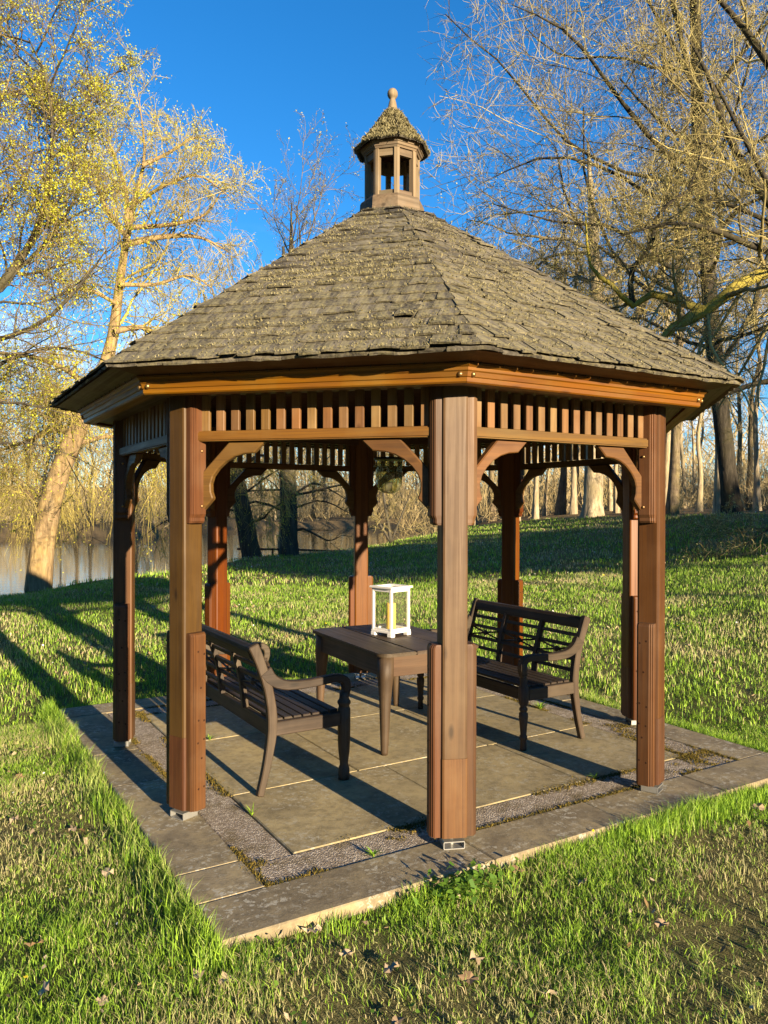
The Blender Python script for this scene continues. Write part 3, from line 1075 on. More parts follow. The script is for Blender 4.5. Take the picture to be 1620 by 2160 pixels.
def tube(pts_, rad, S, mat, name, closed=False):
    v, f = [], []
    n = len(pts_)
    for i, p in enumerate(pts_):
        p = Vector(p)
        t = (Vector(pts_[min(i + 1, n - 1)]) - Vector(pts_[max(i - 1, 0)])).normalized()
        a = t.cross(Vector((0.31, 0.17, 0.93)) if abs(t.z) < .9 else Vector((1, 0, 0))).normalized(); b = t.cross(a)
        r_ = rad[i] if hasattr(rad, '__len__') else rad
        v += [p + (a * math.cos(2 * math.pi * s / S) + b * math.sin(2 * math.pi * s / S)) * r_ for s in range(S)]
    for i in range(n - 1):
        for s in range(S):
            f.append((i * S + s, i * S + (s + 1) % S, (i + 1) * S + (s + 1) % S, (i + 1) * S + s))
    f += [tuple(range(S))[::-1], tuple(range((n - 1) * S, n * S))]
    return fix(mesh(name, v, f, mat, True))


for k in range(3):
    a = 2 * math.pi * k / 3 + .4
    link("chain", tube([(.112 * math.cos(a), .112 * math.sin(a), .27), (.02 * math.cos(a), .02 * math.sin(a), .62)], .0022, 5, M_iron, "chain"), lamp)
link("hook", tube([(0, 0, .615), (0, 0, 1.2), (0, 0, 2.05)], .004, 6, M_iron, "hook"), lamp)
link("smoke_cover", lathe([(.055, .335), (.055, .338), (.03, .352), (.006, .358)], 18, M_lampglass, "smoke_cover"), lamp)

# ================================================================== benches
def smooth_path(ctrl, n):
    """Catmull-Rom through 2-D control points"""
    P = [Vector(c) for c in ctrl]
    P = [P[0] * 2 - P[1]] + P + [P[-1] * 2 - P[-2]]
    out = []
    segs = len(P) - 3
    for i in range(n + 1):
        u = min(i / n * segs, segs - 1e-6); k = int(u); t = u - k
        a, b, c, d = P[k:k + 4]
        out.append(.5 * ((2 * b) + (c - a) * t + (2 * a - 5 * b + 4 * c - d) * t * t + (3 * b - a - 3 * c + d) * t ** 3))
    return out


def ribbon(ctrl, widths, y0, y1, mat, name, n=14, bev=.006):
    """board cut to a curve in the XZ plane: path with varying width, thick from y0 to y1"""
    pth = smooth_path(ctrl, n)
    ws = smooth_path([(i, w_) for i, w_ in enumerate(widths)], n)
    L_, R_ = [], []
    for i, p in enumerate(pth):
        t = (pth[min(i + 1, n)] - pth[max(i - 1, 0)]).normalized()
        nrm = Vector((-t.y, t.x))
        L_.append(p + nrm * ws[i].y / 2); R_.append(p - nrm * ws[i].y / 2)
    m_ = n + 1
    v = [(p.x, y, p.y) for y in (y0, y1) for p in L_] + [(p.x, y, p.y) for y in (y0, y1) for p in R_]
    f = []
    a, b, c, d = 0, m_, 2 * m_, 3 * m_          # L y0, L y1, R y0, R y1
    for i in range(n):
        f += [(a + i, a + i + 1, b + i + 1, b + i), (c + i, d + i, d + i + 1, c + i + 1),
              (a + i, c + i, c + i + 1, a + i + 1), (b + i, b + i + 1, d + i + 1, d + i)]
    f += [(a, b, d, c), (a + n, c + n, d + n, b + n)]
    return fix(mesh(name, v, f, mat), bev, 1, 50)


def make_bench(leg_style, loc, rz, label):
    t = empty("garden_bench", loc, rz)
    tag(t, label, "bench", "carved wooden benches either side of the table")
    HB = .665
    XB = lambda z: np.interp(z, [.42, .6, .75, .92], [-.212, -.235, -.275, -.335])   # line of the back
    for s in (-1, 1):
        st = link("stile", ribbon([(-.292, .0), (-.243, .2), (-.212, .42), (-.235, .62), (-.29, .80), (-.338, .915)],
                                  [.042, .048, .06, .056, .060, .066], s * HB - .024, s * HB + .024, M_teakz, "stile", 16), t)
        link("arm", ribbon([(-.262, .755), (-.215, .695), (-.13, .655), (.0, .645), (.13, .652), (.235, .658), (.288, .635), (.300, .585), (.285, .53)],
                           [.085, .072, .06, .053, .05, .048, .052, .05, .046], s * HB - .026, s * HB + .026, M_teakx, "arm", 22), t)
        link("seat_end", box(-.2, .25, s * HB - .022, s * HB + .022, .352, .437, M_teakx, .005, 1, "seat_end"), t)
        if leg_style == 0:      # square vase leg with fluted foot
            me = lathe([(.030, .0), (.040, .004), (.042, .03), (.041, .065), (.030, .095), (.027, .11), (.036, .18), (.040, .25), (.041, .33), (.041, .455),
                        (.036, .462), (.034, .475), (.043, .487), (.043, .503), (.033, .515), (.030, .53), (.03, .56)], 12, M_teakz, "front_leg", True, (-.01, .10))
        else:                   # slender turned leg
            me = lathe([(.022, .0), (.024, .02), (.021, .07), (.029, .085), (.029, .10), (.022, .11), (.027, .17), (.034, .24), (.033, .265), (.022, .275), (.031, .288),
                        (.031, .30), (.022, .312), (.036, .34), (.038, .36), (.038, .45), (.024, .47), (.030, .50), (.022, .53), (.029, .575), (.028, .62)], 14, M_teakz, "front_leg")
        link("front_leg", me, t, Matrix.Translation((.285, s * HB, 0)))
    link("top_rail", prism([(-.030, -.05), (.020, -.05), (.026, -.02), (.028, .012), (.018, .036), (-.004, .044), (-.026, .034), (-.034, .01)],
                           -HB + .024, HB - .024, M_teaky, 'Y', .003, "top_rail"), t, Matrix.Translation((-.322, 0, .872)) @ Matrix.Rotation(-.28, 4, 'Y'))
    link("front_apron", box(.232, .268, -HB + .02, HB - .02, .345, .428, M_teaky, .004, 1, "front_apron"), t)
    link("back_apron", box(-.212, -.178, -HB + .02, HB - .02, .33, .428, M_teaky, .004, 1, "back_apron"), t)
    for i in range(7):
        x = -.158 + i * .0635
        link("seat_slat", box(-.0265, .0265, -HB + .02, HB - .02, .0, .018, M_teaky, .003, 1, "seat_slat"), t, Matrix.Translation((x, 0, .431 + (.004 if i == 6 else 0))))
    zs = [.775, .695, .60, .515]
    up = [-.222, .222]
    for y in up:
        link("upright", ribbon([(-.216, .43), (-.233, .58), (-.262, .70), (-.305, .835)], [.042, .038, .038, .042], y - .019, y + .019, M_teakz, "upright", 8, .003), t)
    edges = [-HB + .024, -.222 + .019, -.222 - .019]
    bays = [(-HB + .024, -.241), (-.203, .203), (.241, HB - .024)]
    for (y0, y1) in bays:
        for z in zs:
            link("back_slat", box(-.010, .010, y0 - .004, y1 + .004, -.014, .014, M_teaky, .002, 1, "back_slat"), t, Matrix.Translation((float(XB(z)), 0, z)) @ Matrix.Rotation(-.25, 4, 'Y'))
        yc = (y0 + y1) / 2; hw = (y1 - y0) / 2
        za, zb = zs[2] + .012, zs[1] - .012
        zm = (za + zb) / 2
        for s in (-1, 1):
            a = Vector((float(XB(za)), yc - s * hw, za)); b = Vector((float(XB(zb)), yc + s * hw, zb))
            link("cross_bar", tube([a, (a + b) / 2, b], .0075, 6, M_teaky, "cross_bar"), t)
        link("boss", lathe([(.006, -.016), (.02, -.012), (.024, 0), (.02, .012), (.006, .016)], 10, M_teakz, "boss"), t, Matrix.Translation((float(XB(zm)), yc, zm)) @ Matrix.Rotation(math.pi / 2, 4, 'Y'))
    return t


make_bench(0, (-1.065, -.025, .001), 0.0, "dark weathered bench seen from behind, next to the leftmost front posts")
make_bench(1, (.895, -.16, .001), math.pi, "dark weathered bench with slender turned legs at the far side of the table")

# ================================================================== table
tb = empty("wooden_table", (.09, .15, .001), math.radians(-3))
tag(tb, "old worn wooden table with rounded corners between the two benches", "table")
def rrect(hx, hy, r_, n=6, wob=0.0):
    out = []
    for cx, cy, a0 in ((hx - r_, hy - r_, 0), (-hx + r_, hy - r_, 90), (-hx + r_, -hy + r_, 180), (hx - r_, -hy + r_, 270)):
        for i in range(n + 1):
            a = math.radians(a0 + 90 * i / n)
            out.append((cx + r_ * math.cos(a), cy + r_ * math.sin(a)))
    return out
# three boards make up the top
full = rrect(.43, .645, .085, 7)
cutx = [-.43, -.14, .16, .43]
for i in range(3):
    bm = bmesh.new()
    vs_ = [bm.verts.new((x, y, 0)) for x, y in full]
    fc = bm.faces.new(vs_)
    for (xc, nx) in ((cutx[i] + .0008, -1), (cutx[i + 1] - .0008, 1)):
        if abs(xc) < .42:
            bmesh.ops.bisect_plane(bm, geom=bm.verts[:] + bm.edges[:] + bm.faces[:], plane_co=(xc, 0, 0), plane_no=(nx, 0, 0), clear_outer=True)
    r_ = bmesh.ops.extrude_face_region(bm, geom=bm.faces[:])
    for e in r_['geom']:
        if isinstance(e, bmesh.types.BMVert): e.co.z += .026
    me = bpy.data.meshes.new("top_board"); bm.to_mesh(me); bm.free(); me.materials.append(M_tabley)
    fix(me, .006, 2, 60)
    link("top_board", me, tb, Matrix.Translation((0, 0, .694 + (.0012 if i == 1 else 0))))
for (x, y) in [(-.345, -.555), (-.345, .555), (.345, -.555), (.345, .555)]:
    sx, sy = (1 if x > 0 else -1), (1 if y > 0 else -1)
    pr = [(.023, .0), (.026, .02), (.040, .35), (.051, .53), (.054, .54), (.054, .693)]
    v, f = [], []
    n = 14
    for (r0, z) in pr:
        for k in range(n):
            a = 2 * math.pi * k / n
            sq = 1.0 + (.16 * (abs(math.sin(2 * a)) ** 3) if z > .5 else .02)
            v.append((r0 * sq * math.cos(a) + (.7 - z) * .03 * sx, r0 * sq * math.sin(a) + (.7 - z) * .03 * sy, z))
    for i in range(len(pr) - 1):
        for k in range(n): f.append((i * n + k, i * n + (k + 1) % n, (i + 1) * n + (k + 1) % n, (i + 1) * n + k))
    f += [tuple(range(n))[::-1], tuple(range((len(pr) - 1) * n, len(pr) * n))]
    link("leg", fix(mesh("leg", v, f, M_tablez, True)), tb, Matrix.Translation((x, y, 0)))
for s in (-1, 1):
    link("apron", box(-.30, .30, s * .575 - .012, s * .575 + .012, .545, .692, M_tablex, .003, 1, "apron"), tb)
    link("apron", box(s * .365 - .012, s * .365 + .012, -.51, .51, .545, .692, M_tabley, .003, 1, "apron"), tb)

# ================================================================== lantern
LZ = .7225
lt = empty("candle_lantern", (.135, .225, LZ), math.radians(14))
tag(lt, "white wooden box lantern with glass panes standing on the table", "lantern")
hw = .098
def plate(h, z0, z1): return box(-h, h, -h, h, z0, z1, M_white, .003)
link("base", plate(.112, .026, .046), lt)
for sx in (-1, 1):
    for sy in (-1, 1):
        link("foot", box(-.022, .022, -.022, .022, .0, .027, M_white, .002, 1, "foot"), lt, Matrix.Translation((sx * .092, sy * .092, 0)))
        link("corner_post", box(-.0105, .0105, -.0105, .0105, .046, .378, M_white, .002, 1, "corner_post"), lt, Matrix.Translation((sx * hw, sy * hw, 0)))
for k in range(4):
    Mr = Matrix.Rotation(k * math.pi / 2, 4, 'Z')
    link("top_bar", box(-hw - .010, hw + .010, hw - .0095, hw + .0095, .352, .3785, M_white, .002, 1, "top_bar"), lt, Mr)
    link("bottom_bar", box(-hw + .011, hw - .011, hw - .008, hw + .008, .046, .062, M_white, .002, 1, "bottom_bar"), lt, Mr)
    link("lid_frame", prism([(-.124, .124), (.124, .124), (.082, .082), (-.082, .082)], .379, .394, M_white, 'Z', .002, "lid_frame"), lt, Mr)
    link("pane", box(-hw + .011, hw - .011, hw - .001, hw + .001, .063, .351, M_pane, 0, 1, "pane"), lt, Mr)
cn = link("pillar_candle", lathe([(.038, .0), (.039, .004), (.039, .205), (.036, .21), (.028, .206), (.004, .203), (.0025, .222)], 28, M_wax, "pillar_candle"), None,
          Matrix.Translation((.135, .225, LZ + .0465)))
tag(cn, "thick yellow pillar candle inside the white lantern", "candle")

# ================================================================== trees
def unit(v):
    return v / (np.linalg.norm(v, axis=-1, keepdims=True) + 1e-9)


def branch_level(P0, D, L, R0, K, wander, trop, r, taper=0.25, kink=0.0):
    n = len(P0)
    pts = np.empty((n, K + 1, 3)); rad = np.empty((n, K + 1))
    pts[:, 0] = P0
    d = D.copy()
    for i in range(K):
        w_ = r.normal(size=(n, 3)) * wander
        d = unit(d + w_ + trop * ((i + 1) / K if kink else 1.0))
        pts[:, i + 1] = pts[:, i] + d * (L / K)[:, None]
    for i in range(K + 1):
        rad[:, i] = R0 * (1 - (1 - taper) * i / K)
    return pts, rad


def children(pts, rad, m, tmin, tmax, ang, lratio, L, rratio, r, rmin, up=0.0, endbias=0.0):
    n, K1, _ = pts.shape
    K = K1 - 1
    tot = n * m
    idx = np.repeat(np.arange(n), m)
    t = tmin + (tmax - tmin) * (np.tile((np.arange(m) + .5) / m, n) + r.uniform(-.5, .5, tot) / m)
    t = np.clip(t, 0.02, .999)
    u = t * K; i = np.minimum(u.astype(int), K - 1); fr_ = (u - i)[:, None]
    p = pts[idx, i] * (1 - fr_) + pts[idx, i + 1] * fr_
    pr = rad[idx, i] * (1 - fr_[:, 0]) + rad[idx, i + 1] * fr_[:, 0]
    tg = unit(pts[idx, i + 1] - pts[idx, i])
    rv = unit(np.cross(tg, r.normal(size=(tot, 3))))
    a = np.radians(r.uniform(ang[0], ang[1], tot))[:, None]
    d = unit(tg * np.cos(a) + rv * np.sin(a) + np.array([0, 0, up]))
    ln = L[idx] * r.uniform(lratio[0], lratio[1], tot) * (1 - .45 * t)
    rr_ = np.maximum(np.minimum(pr * .85, pr * rratio * r.uniform(.75, 1.1, tot)), rmin)
    return p, d, ln, rr_


def tubes(pts, rad, S, ridged=0.0, seed=0):
    n, K1, _ = pts.shape
    tg = np.empty_like(pts)
    tg[:, 1:-1] = pts[:, 2:] - pts[:, :-2]; tg[:, 0] = pts[:, 1] - pts[:, 0]; tg[:, -1] = pts[:, -1] - pts[:, -2]
    tg = unit(tg)
    ref = np.where(np.abs(tg[:, :1, 2:3]) > .8, np.array([1.0, 0.1, 0]), np.array([0.05, .1, 1.0]))
    a = unit(np.cross(tg, np.broadcast_to(ref, tg.shape))); b = np.cross(tg, a)
    an = 2 * math.pi * np.arange(S) / S + (np.random.default_rng(n).uniform(0, 6.28) if S > 2 else 0.6)
    mod = np.ones((n, K1, S, 1))
    if ridged:
        r_ = np.random.default_rng(seed + 5)
        ph = np.arange(S) * 2 * math.pi / S
        tw = np.linspace(0, 1, K1)[:, None]
        mod[..., 0] += ridged * (.5 * np.sin(3 * ph[None] + 4 * tw) + .5 * np.sin(7 * ph[None] + 2 + 9 * tw) + .6 * r_.normal(size=(K1, S)))[None]
        ft = np.clip(1 - np.arange(K1) / 2.2, 0, 1)[:, None]             # root buttresses
        mod[..., 0] += (ft * ridged * 5 * np.maximum(0, np.sin(5 * ph[None] + 1)))[None]
    V = pts[:, :, None] + mod * rad[:, :, None, None] * (a[:, :, None] * np.cos(an)[:, None] + b[:, :, None] * np.sin(an)[:, None])
    base = (np.arange(n) * K1 * S)[:, None, None]
    i = np.arange(K1 - 1)[None, :, None]; s = np.arange(1 if S == 2 else S)[None, None]   # S = 2: a sliver, for hair-thin twigs
    s2 = (s + 1) % S
    q_ = np.stack([base + i * S + s, base + i * S + s2, base + (i + 1) * S + s2, base + (i + 1) * S + s], -1).reshape(-1, 4)
    return V.reshape(-1, 3), q_


def join(parts):
    Vs, Qs, off = [], [], 0
    for V_, Q_ in parts:
        Vs.append(V_); Qs.append(Q_ + off); off += len(V_)
    return np.concatenate(Vs), np.concatenate(Qs)


def poly(ctrl, radii, n=14):
    """smooth 3-D path with radii -> (1,n+1,3),(1,n+1)"""
    P = [Vector(c) for c in ctrl]
    P = [P[0] * 2 - P[1]] + P + [P[-1] * 2 - P[-2]]
    out = []
    segs = len(P) - 3
    for i in range(n + 1):
        u = min(i / n * segs, segs - 1e-6); k = int(u); t = u - k
        a, b, c, d = P[k:k + 4]
        out.append(.5 * ((2 * b) + (c - a) * t + (2 * a - 5 * b + 4 * c - d) * t * t + (3 * b - a - 3 * c + d) * t ** 3))
    rad = np.interp(np.linspace(0, 1, n + 1), np.linspace(0, 1, len(radii)), radii)
    return np.array([tuple(p) for p in out])[None], rad[None]


def leaves(P, size, r, per=2, spread=.05, flat=0.0):
    P = np.repeat(P, per, 0)
    n = len(P)
    c = P + r.normal(size=(n, 3)) * spread
    u = unit(r.normal(size=(n, 3))); v_ = unit(np.cross(u, r.normal(size=(n, 3))))
    s = size * r.uniform(.5, 1.3, (n, 1))
    V = np.stack([c - u * s, c + v_ * s * .6, c + u * s, c - v_ * s * .6], 1).reshape(-1, 3)
    return V, np.arange(n * 4).reshape(-1, 4)


def tree_obj(name, base, trunk_parts, trunk_mat, crown_parts, crown_mat, leaf=None, leaf_mat=None, label=None, cat="tree", group=None):
    t = empty(name, base)
    tag(t, label, cat, group)
    b = np.array(tuple(base))
    V_, Q_ = join(trunk_parts)
    link("trunk", np_mesh("trunk", V_ - b, quads=Q_, mats=[trunk_mat], smooth=True), t)
    V_, Q_ = join(crown_parts)
    mi = np.zeros(len(Q_), int)
    if leaf is not None:
        LV, LQ = leaf
        Q_ = np.concatenate([Q_, LQ + len(V_)]); V_ = np.concatenate([V_, LV])
        mi = np.concatenate([mi, np.ones(len(LQ), int)])
    me = np_mesh("crown", V_ - b, quads=Q_, mats=[crown_mat] + ([leaf_mat] if leaf_mat else []), mat_idx=mi, attrs={"dry": np.zeros(len(V_))})
    link("crown", me, t)
    return t


def L_of(pts):
    return np.linalg.norm(np.diff(pts, axis=1), axis=2).sum(1)


def merge(a, b, K):
    """resample explicit polylines to K segments and stack them with generated ones"""
    outp, outr = [], []
    for p, r_ in a:
        u = np.linspace(0, p.shape[1] - 1, K + 1)
        outp.append(np.stack([np.interp(u, np.arange(p.shape[1]), p[0, :, c]) for c in range(3)], -1)[None])
        outr.append(np.interp(u, np.arange(p.shape[1]), r_[0])[None])
    if b is not None:
        outp.append(b[0]); outr.append(b[1])
    return np.concatenate(outp), np.concatenate(outr)


def flare(rad, n=2, k=1.5):
    rad = rad.copy(); rad[0, 0] *= k
    if rad.shape[1] > 1: rad[0, 1] *= 1 + (k - 1) * .3
    return rad


def gnd(p):
    return Vector((p.x, p.y, float(terrain(p.x, p.y)) - .12))


def bare_tree(name, trunk_ctrl, trunk_rad, limbs, seed, spec, tmat, cmat, label, group=None, buds=None, bud_mat=None, limb_mats=None):
    """trunk and hand-placed limbs; the rest is grown level by level"""
    r = np.random.default_rng(seed)
    tp, tr = poly(trunk_ctrl, trunk_rad, 34)
    tr = flare(tr, 2, 1.15)
    trunk_parts = [tubes(tp, tr, 22, .05, seed)]
    s1 = spec['limb']
    L0 = L_of(tp)
    p, d, ln, r0 = children(tp, tr, s1['n'], s1['t0'], 1.0, s1['ang'], s1['len'], L0, s1['rr'], r, .02, s1.get('up', .1))
    K = 9
    gen = branch_level(p, d, ln, r0, K, s1['w'], np.array([0, 0, s1.get('trop', .02)]), r)
    hand = [poly(c, rd, 12) for c, rd in limbs]
    lp, lr = merge(hand, gen, K)
    special = sorted(limb_mats or {})
    rest = np.array([i for i in range(len(lp)) if i not in special])
    trunk_parts.append(tubes(lp[rest], lr[rest], 7))
    crown = []
    cur, crad = lp, lr
    last = None
    for s in spec['levels']:
        L = L_of(cur)
        L = np.clip(L, s.get('lmin', .1), s.get('lmax', 99))
        p, d, ln, r0 = children(cur, crad, s['n'], s.get('t0', .15), 1.0, s['ang'], s['len'], L, s['rr'], r, s['rmin'], s.get('up', 0))
        cur, crad = branch_level(p, d, ln, r0, s['K'], s['w'], np.array([0, 0, s.get('trop', 0)]), r, s.get('taper', .35))
        crown.append(tubes(cur, crad, s['S']))
        last = cur
    lf = None
    if buds:
        Pn = last[:, 1:].reshape(-1, 3)
        keep = r.random(len(Pn)) < buds['p']
        if 'patch' in buds:
            keep &= vnoise(Pn[:, 0] + Pn[:, 2] * .7, Pn[:, 1] + Pn[:, 2], buds['patch']) > r.uniform(.15, .6, len(Pn))
        lf = leaves(Pn[keep], buds['s'], r, buds['per'], buds['spread'])
    t = tree_obj(name, Vector(trunk_ctrl[0]), trunk_parts, tmat, crown, cmat, lf, bud_mat, label, "tree", group)
    for i in special:
        hp, hr = hand[i]
        V_, Q_ = tubes(hp, hr * (1 + .12 * np.sin(np.arange(hr.shape[1]) * 2.3)), 10)
        o = link("limb", np_mesh("limb", V_ - np.array(tuple(t.location)), quads=Q_, mats=[limb_mats[i]], smooth=True), t)
        o["label"] = "bright yellow moss-covered limb"
    return t


SPEC_BIG = dict(limb=dict(n=24, t0=.22, ang=(48, 88), len=(.34, .62), rr=.34, w=.15, up=.12, trop=.03),
                levels=[dict(n=9, t0=.12, ang=(30, 75), len=(.38, .70), rr=.42, rmin=.014, K=6, w=.17, S=4, trop=.02),
                        dict(n=6, t0=.10, ang=(30, 75), len=(.40, .75), rr=.42, rmin=.009, K=4, w=.2, S=3, trop=.03),
                        dict(n=6, t0=.1, ang=(30, 70), len=(.45, .8), rr=.55, rmin=.008, K=3, w=.22, S=3, trop=.04),
                        dict(n=2, t0=.15, ang=(30, 70), len=(.5, .9), rr=.7, rmin=.0075, K=2, w=.22, S=2, lmin=.5)])

# --- right: big bare tree standing on the rise
D1 = 26
trunk = [gnd(at(1545, 1082, D1)), at(1528, 930, D1), at(1508, 760, D1), at(1492, 560, D1 + .2), at(1476, 330, D1 + .3), at(1468, 80, D1 + .2), at(1462, -220, D1), at(1450, -520, D1)]
limbs = [([at(1478, 350, D1), at(1400, 320, D1 - 2), at(1300, 200, D1 - 3), at(1200, 70, D1 - 4), at(1080, 10, D1 - 4)], [.16, .12, .09, .06, .02]),
         ([at(1480, 400, D1), at(1390, 420, D1 - 2), at(1290, 360, D1 - 3), at(1150, 330, D1 - 4), at(1010, 390, D1 - 4)], [.15, .11, .08, .05, .015]),
         ([at(1495, 560, D1), at(1400, 560, D1 - 1.5), at(1300, 480, D1 - 3), at(1180, 470, D1 - 4), at(1040, 430, D1 - 5)], [.15, .12, .09, .05, .015]),
         ([at(1490, 520, D1), at(1560, 440, D1 - 1), at(1660, 400, D1 - 2)], [.15, .1, .05]),
         ([at(1475, 200, D1), at(1400, 60, D1 + 1), at(1330, -60, D1 + 1)], [.14, .1, .04]),
         ([at(1475, 250, D1), at(1560, 120, D1 - 1), at(1660, 0, D1 - 2)], [.15, .1, .05]),
         ([at(1510, 720, D1), at(1590, 700, D1 - 2), at(1700, 640, D1 - 3)], [.12, .09, .04])]
bare_tree("bare_tree", trunk, [.29, .275, .26, .24, .22, .18, .13, .05], [(c_, [v_ * .65 for v_ in r_]) for c_, r_ in limbs], 11, SPEC_BIG, M_barkk, M_twig,
          "tall dark-trunked bare tree leaning slightly left on the rise at right",
          buds=dict(p=.4, s=.028, per=1, spread=.02), bud_mat=M_budp)

# --- right edge: nearer tree whose mossy limb reaches in above the roof
D2_ = 18.0
trunk = [gnd(at(1790, 1100, D2_)), at(1780, 850, D2_), at(1768, 620, D2_), at(1760, 380, D2_), at(1745, 120, D2_), at(1730, -200, D2_)]
SPEC_EDGE = dict(limb=dict(n=10, t0=.30, ang=(50, 85), len=(.35, .6), rr=.24, w=.18, up=.15, trop=.02), levels=[
    dict(n=10, t0=.15, ang=(30, 75), len=(.34, .62), rr=.42, rmin=.012, K=6, w=.2, S=4, trop=.02),
    dict(n=7, t0=.12, ang=(30, 75), len=(.40, .72), rr=.45, rmin=.0075, K=4, w=.22, S=3, trop=.03),
    dict(n=6, t0=.1, ang=(30, 70), len=(.45, .8), rr=.55, rmin=.0055, K=3, w=.22, S=3, trop=.04),
    dict(n=3, t0=.2, ang=(25, 60), len=(.5, .85), rr=.7, rmin=.005, K=2, w=.2, S=2, lmin=.35)])
limbs = [([at(1762, 450, D2_), at(1680, 560, D2_ - 1), at(1620, 572, D2_ - 1.4), at(1555, 605, D2_ - 1.8), at(1490, 655, D2_ - 2), at(1420, 690, D2_ - 2.2), at(1385, 735, D2_ - 2.4)], [.2, .17, .15, .135, .12, .10, .05]),
         ([at(1490, 655, D2_ - 2), at(1440, 640, D2_ - 2), at(1375, 620, D2_ - 2.3), at(1335, 645, D2_ - 2.4), at(1290, 600, D2_ - 2.6), at(1245, 560, D2_ - 2.8), at(1235, 450, D2_ - 2.8)], [.09, .08, .075, .06, .045, .035, .012]),
         ([at(1335, 645, D2_ - 2.4), at(1330, 570, D2_ - 2.4), at(1375, 520, D2_ - 2.4), at(1385, 450, D2_ - 2.5), at(1460, 395, D2_ - 2.6), at(1480, 300, D2_ - 2.6)], [.06, .055, .05, .04, .028, .01]),
         ([at(1770, 640, D2_), at(1690, 520, D2_), at(1610, 410, D2_ - .5), at(1540, 300, D2_ - 1), at(1500, 170, D2_ - 1), at(1440, 60, D2_ - 1)], [.21, .17, .14, .11, .07, .02]),
         ([at(1765, 560, D2_), at(1620, 530, D2_ - 2), at(1520, 490, D2_ - 2.5), at(1420, 470, D2_ - 3), at(1300, 500, D2_ - 3.5)], [.13, .1, .08, .05, .015]),
         ([at(1760, 350, D2_), at(1650, 180, D2_ - 1), at(1570, 60, D2_ - 1), at(1480, -40, D2_ - 1)], [.16, .13, .1, .05]),
         ([at(1785, 980, D2_), at(1700, 1060, D2_ - 1), at(1630, 1110, D2_ - 1.4), at(1570, 1150, D2_ - 1.6)], [.07, .045, .025, .008])]
bare_tree("mossy_tree", trunk, [.5, .44, .4, .34, .26, .14], [(c_, [v_ * (1.0 if i_ < 3 else .72) for v_ in r_]) for i_, (c_, r_) in enumerate(limbs)], 12, SPEC_EDGE, M_barkk, M_twig,
          "bare tree at the right edge with a bright yellow mossy limb reaching over the roof",
          buds=dict(p=.4, s=.02, per=1, spread=.015), bud_mat=M_budp, limb_mats={0: M_barkm, 1: M_barkm})

# --- big gnarled oak seen through the gazebo and its crown above the roof
D3 = 35
trunk = [gnd(at(1250, 1090, D3)), at(1252, 1000, D3), at(1258, 900, D3), at(1262, 780, D3), at(1258, 640, D3), at(1250, 480, D3), at(1240, 300, D3)]
limbs = [([at(1258, 860, D3), at(1180, 740, D3 - 2), at(1090, 620, D3 - 2), at(1000, 540, D3 - 2)], [.4, .28, .18, .04]),
         ([at(1258, 800, D3), at(1330, 700, D3), at(1400, 560, D3)], [.35, .25, .08])]
SPEC_OAK = dict(limb=dict(n=18, t0=.35, ang=(45, 85), len=(.4, .7), rr=.42, w=.2, up=.15, trop=.02), levels=[
    dict(n=7, t0=.15, ang=(30, 65), len=(.30, .55), rr=.5, rmin=.016, K=5, w=.24, S=4, trop=.02),
    dict(n=7, t0=.12, ang=(30, 70), len=(.30, .58), rr=.5, rmin=.011, K=4, w=.25, S=3, trop=.03),
    dict(n=6, t0=.1, ang=(30, 70), len=(.4, .7), rr=.6, rmin=.009, K=2, w=.24, S=2, trop=.04)])
bare_tree("old_oak", trunk, [.46, .42, .40, .37, .3, .2, .05], [(c_, [v_ * .6 for v_ in r_]) for c_, r_ in limbs], 13, SPEC_OAK, M_barkp, M_twig,
          "massive gnarled trunk with mossy foot on the rise, seen under the right arch", buds=dict(p=.2, s=.03, per=1, spread=.03), bud_mat=M_budp)

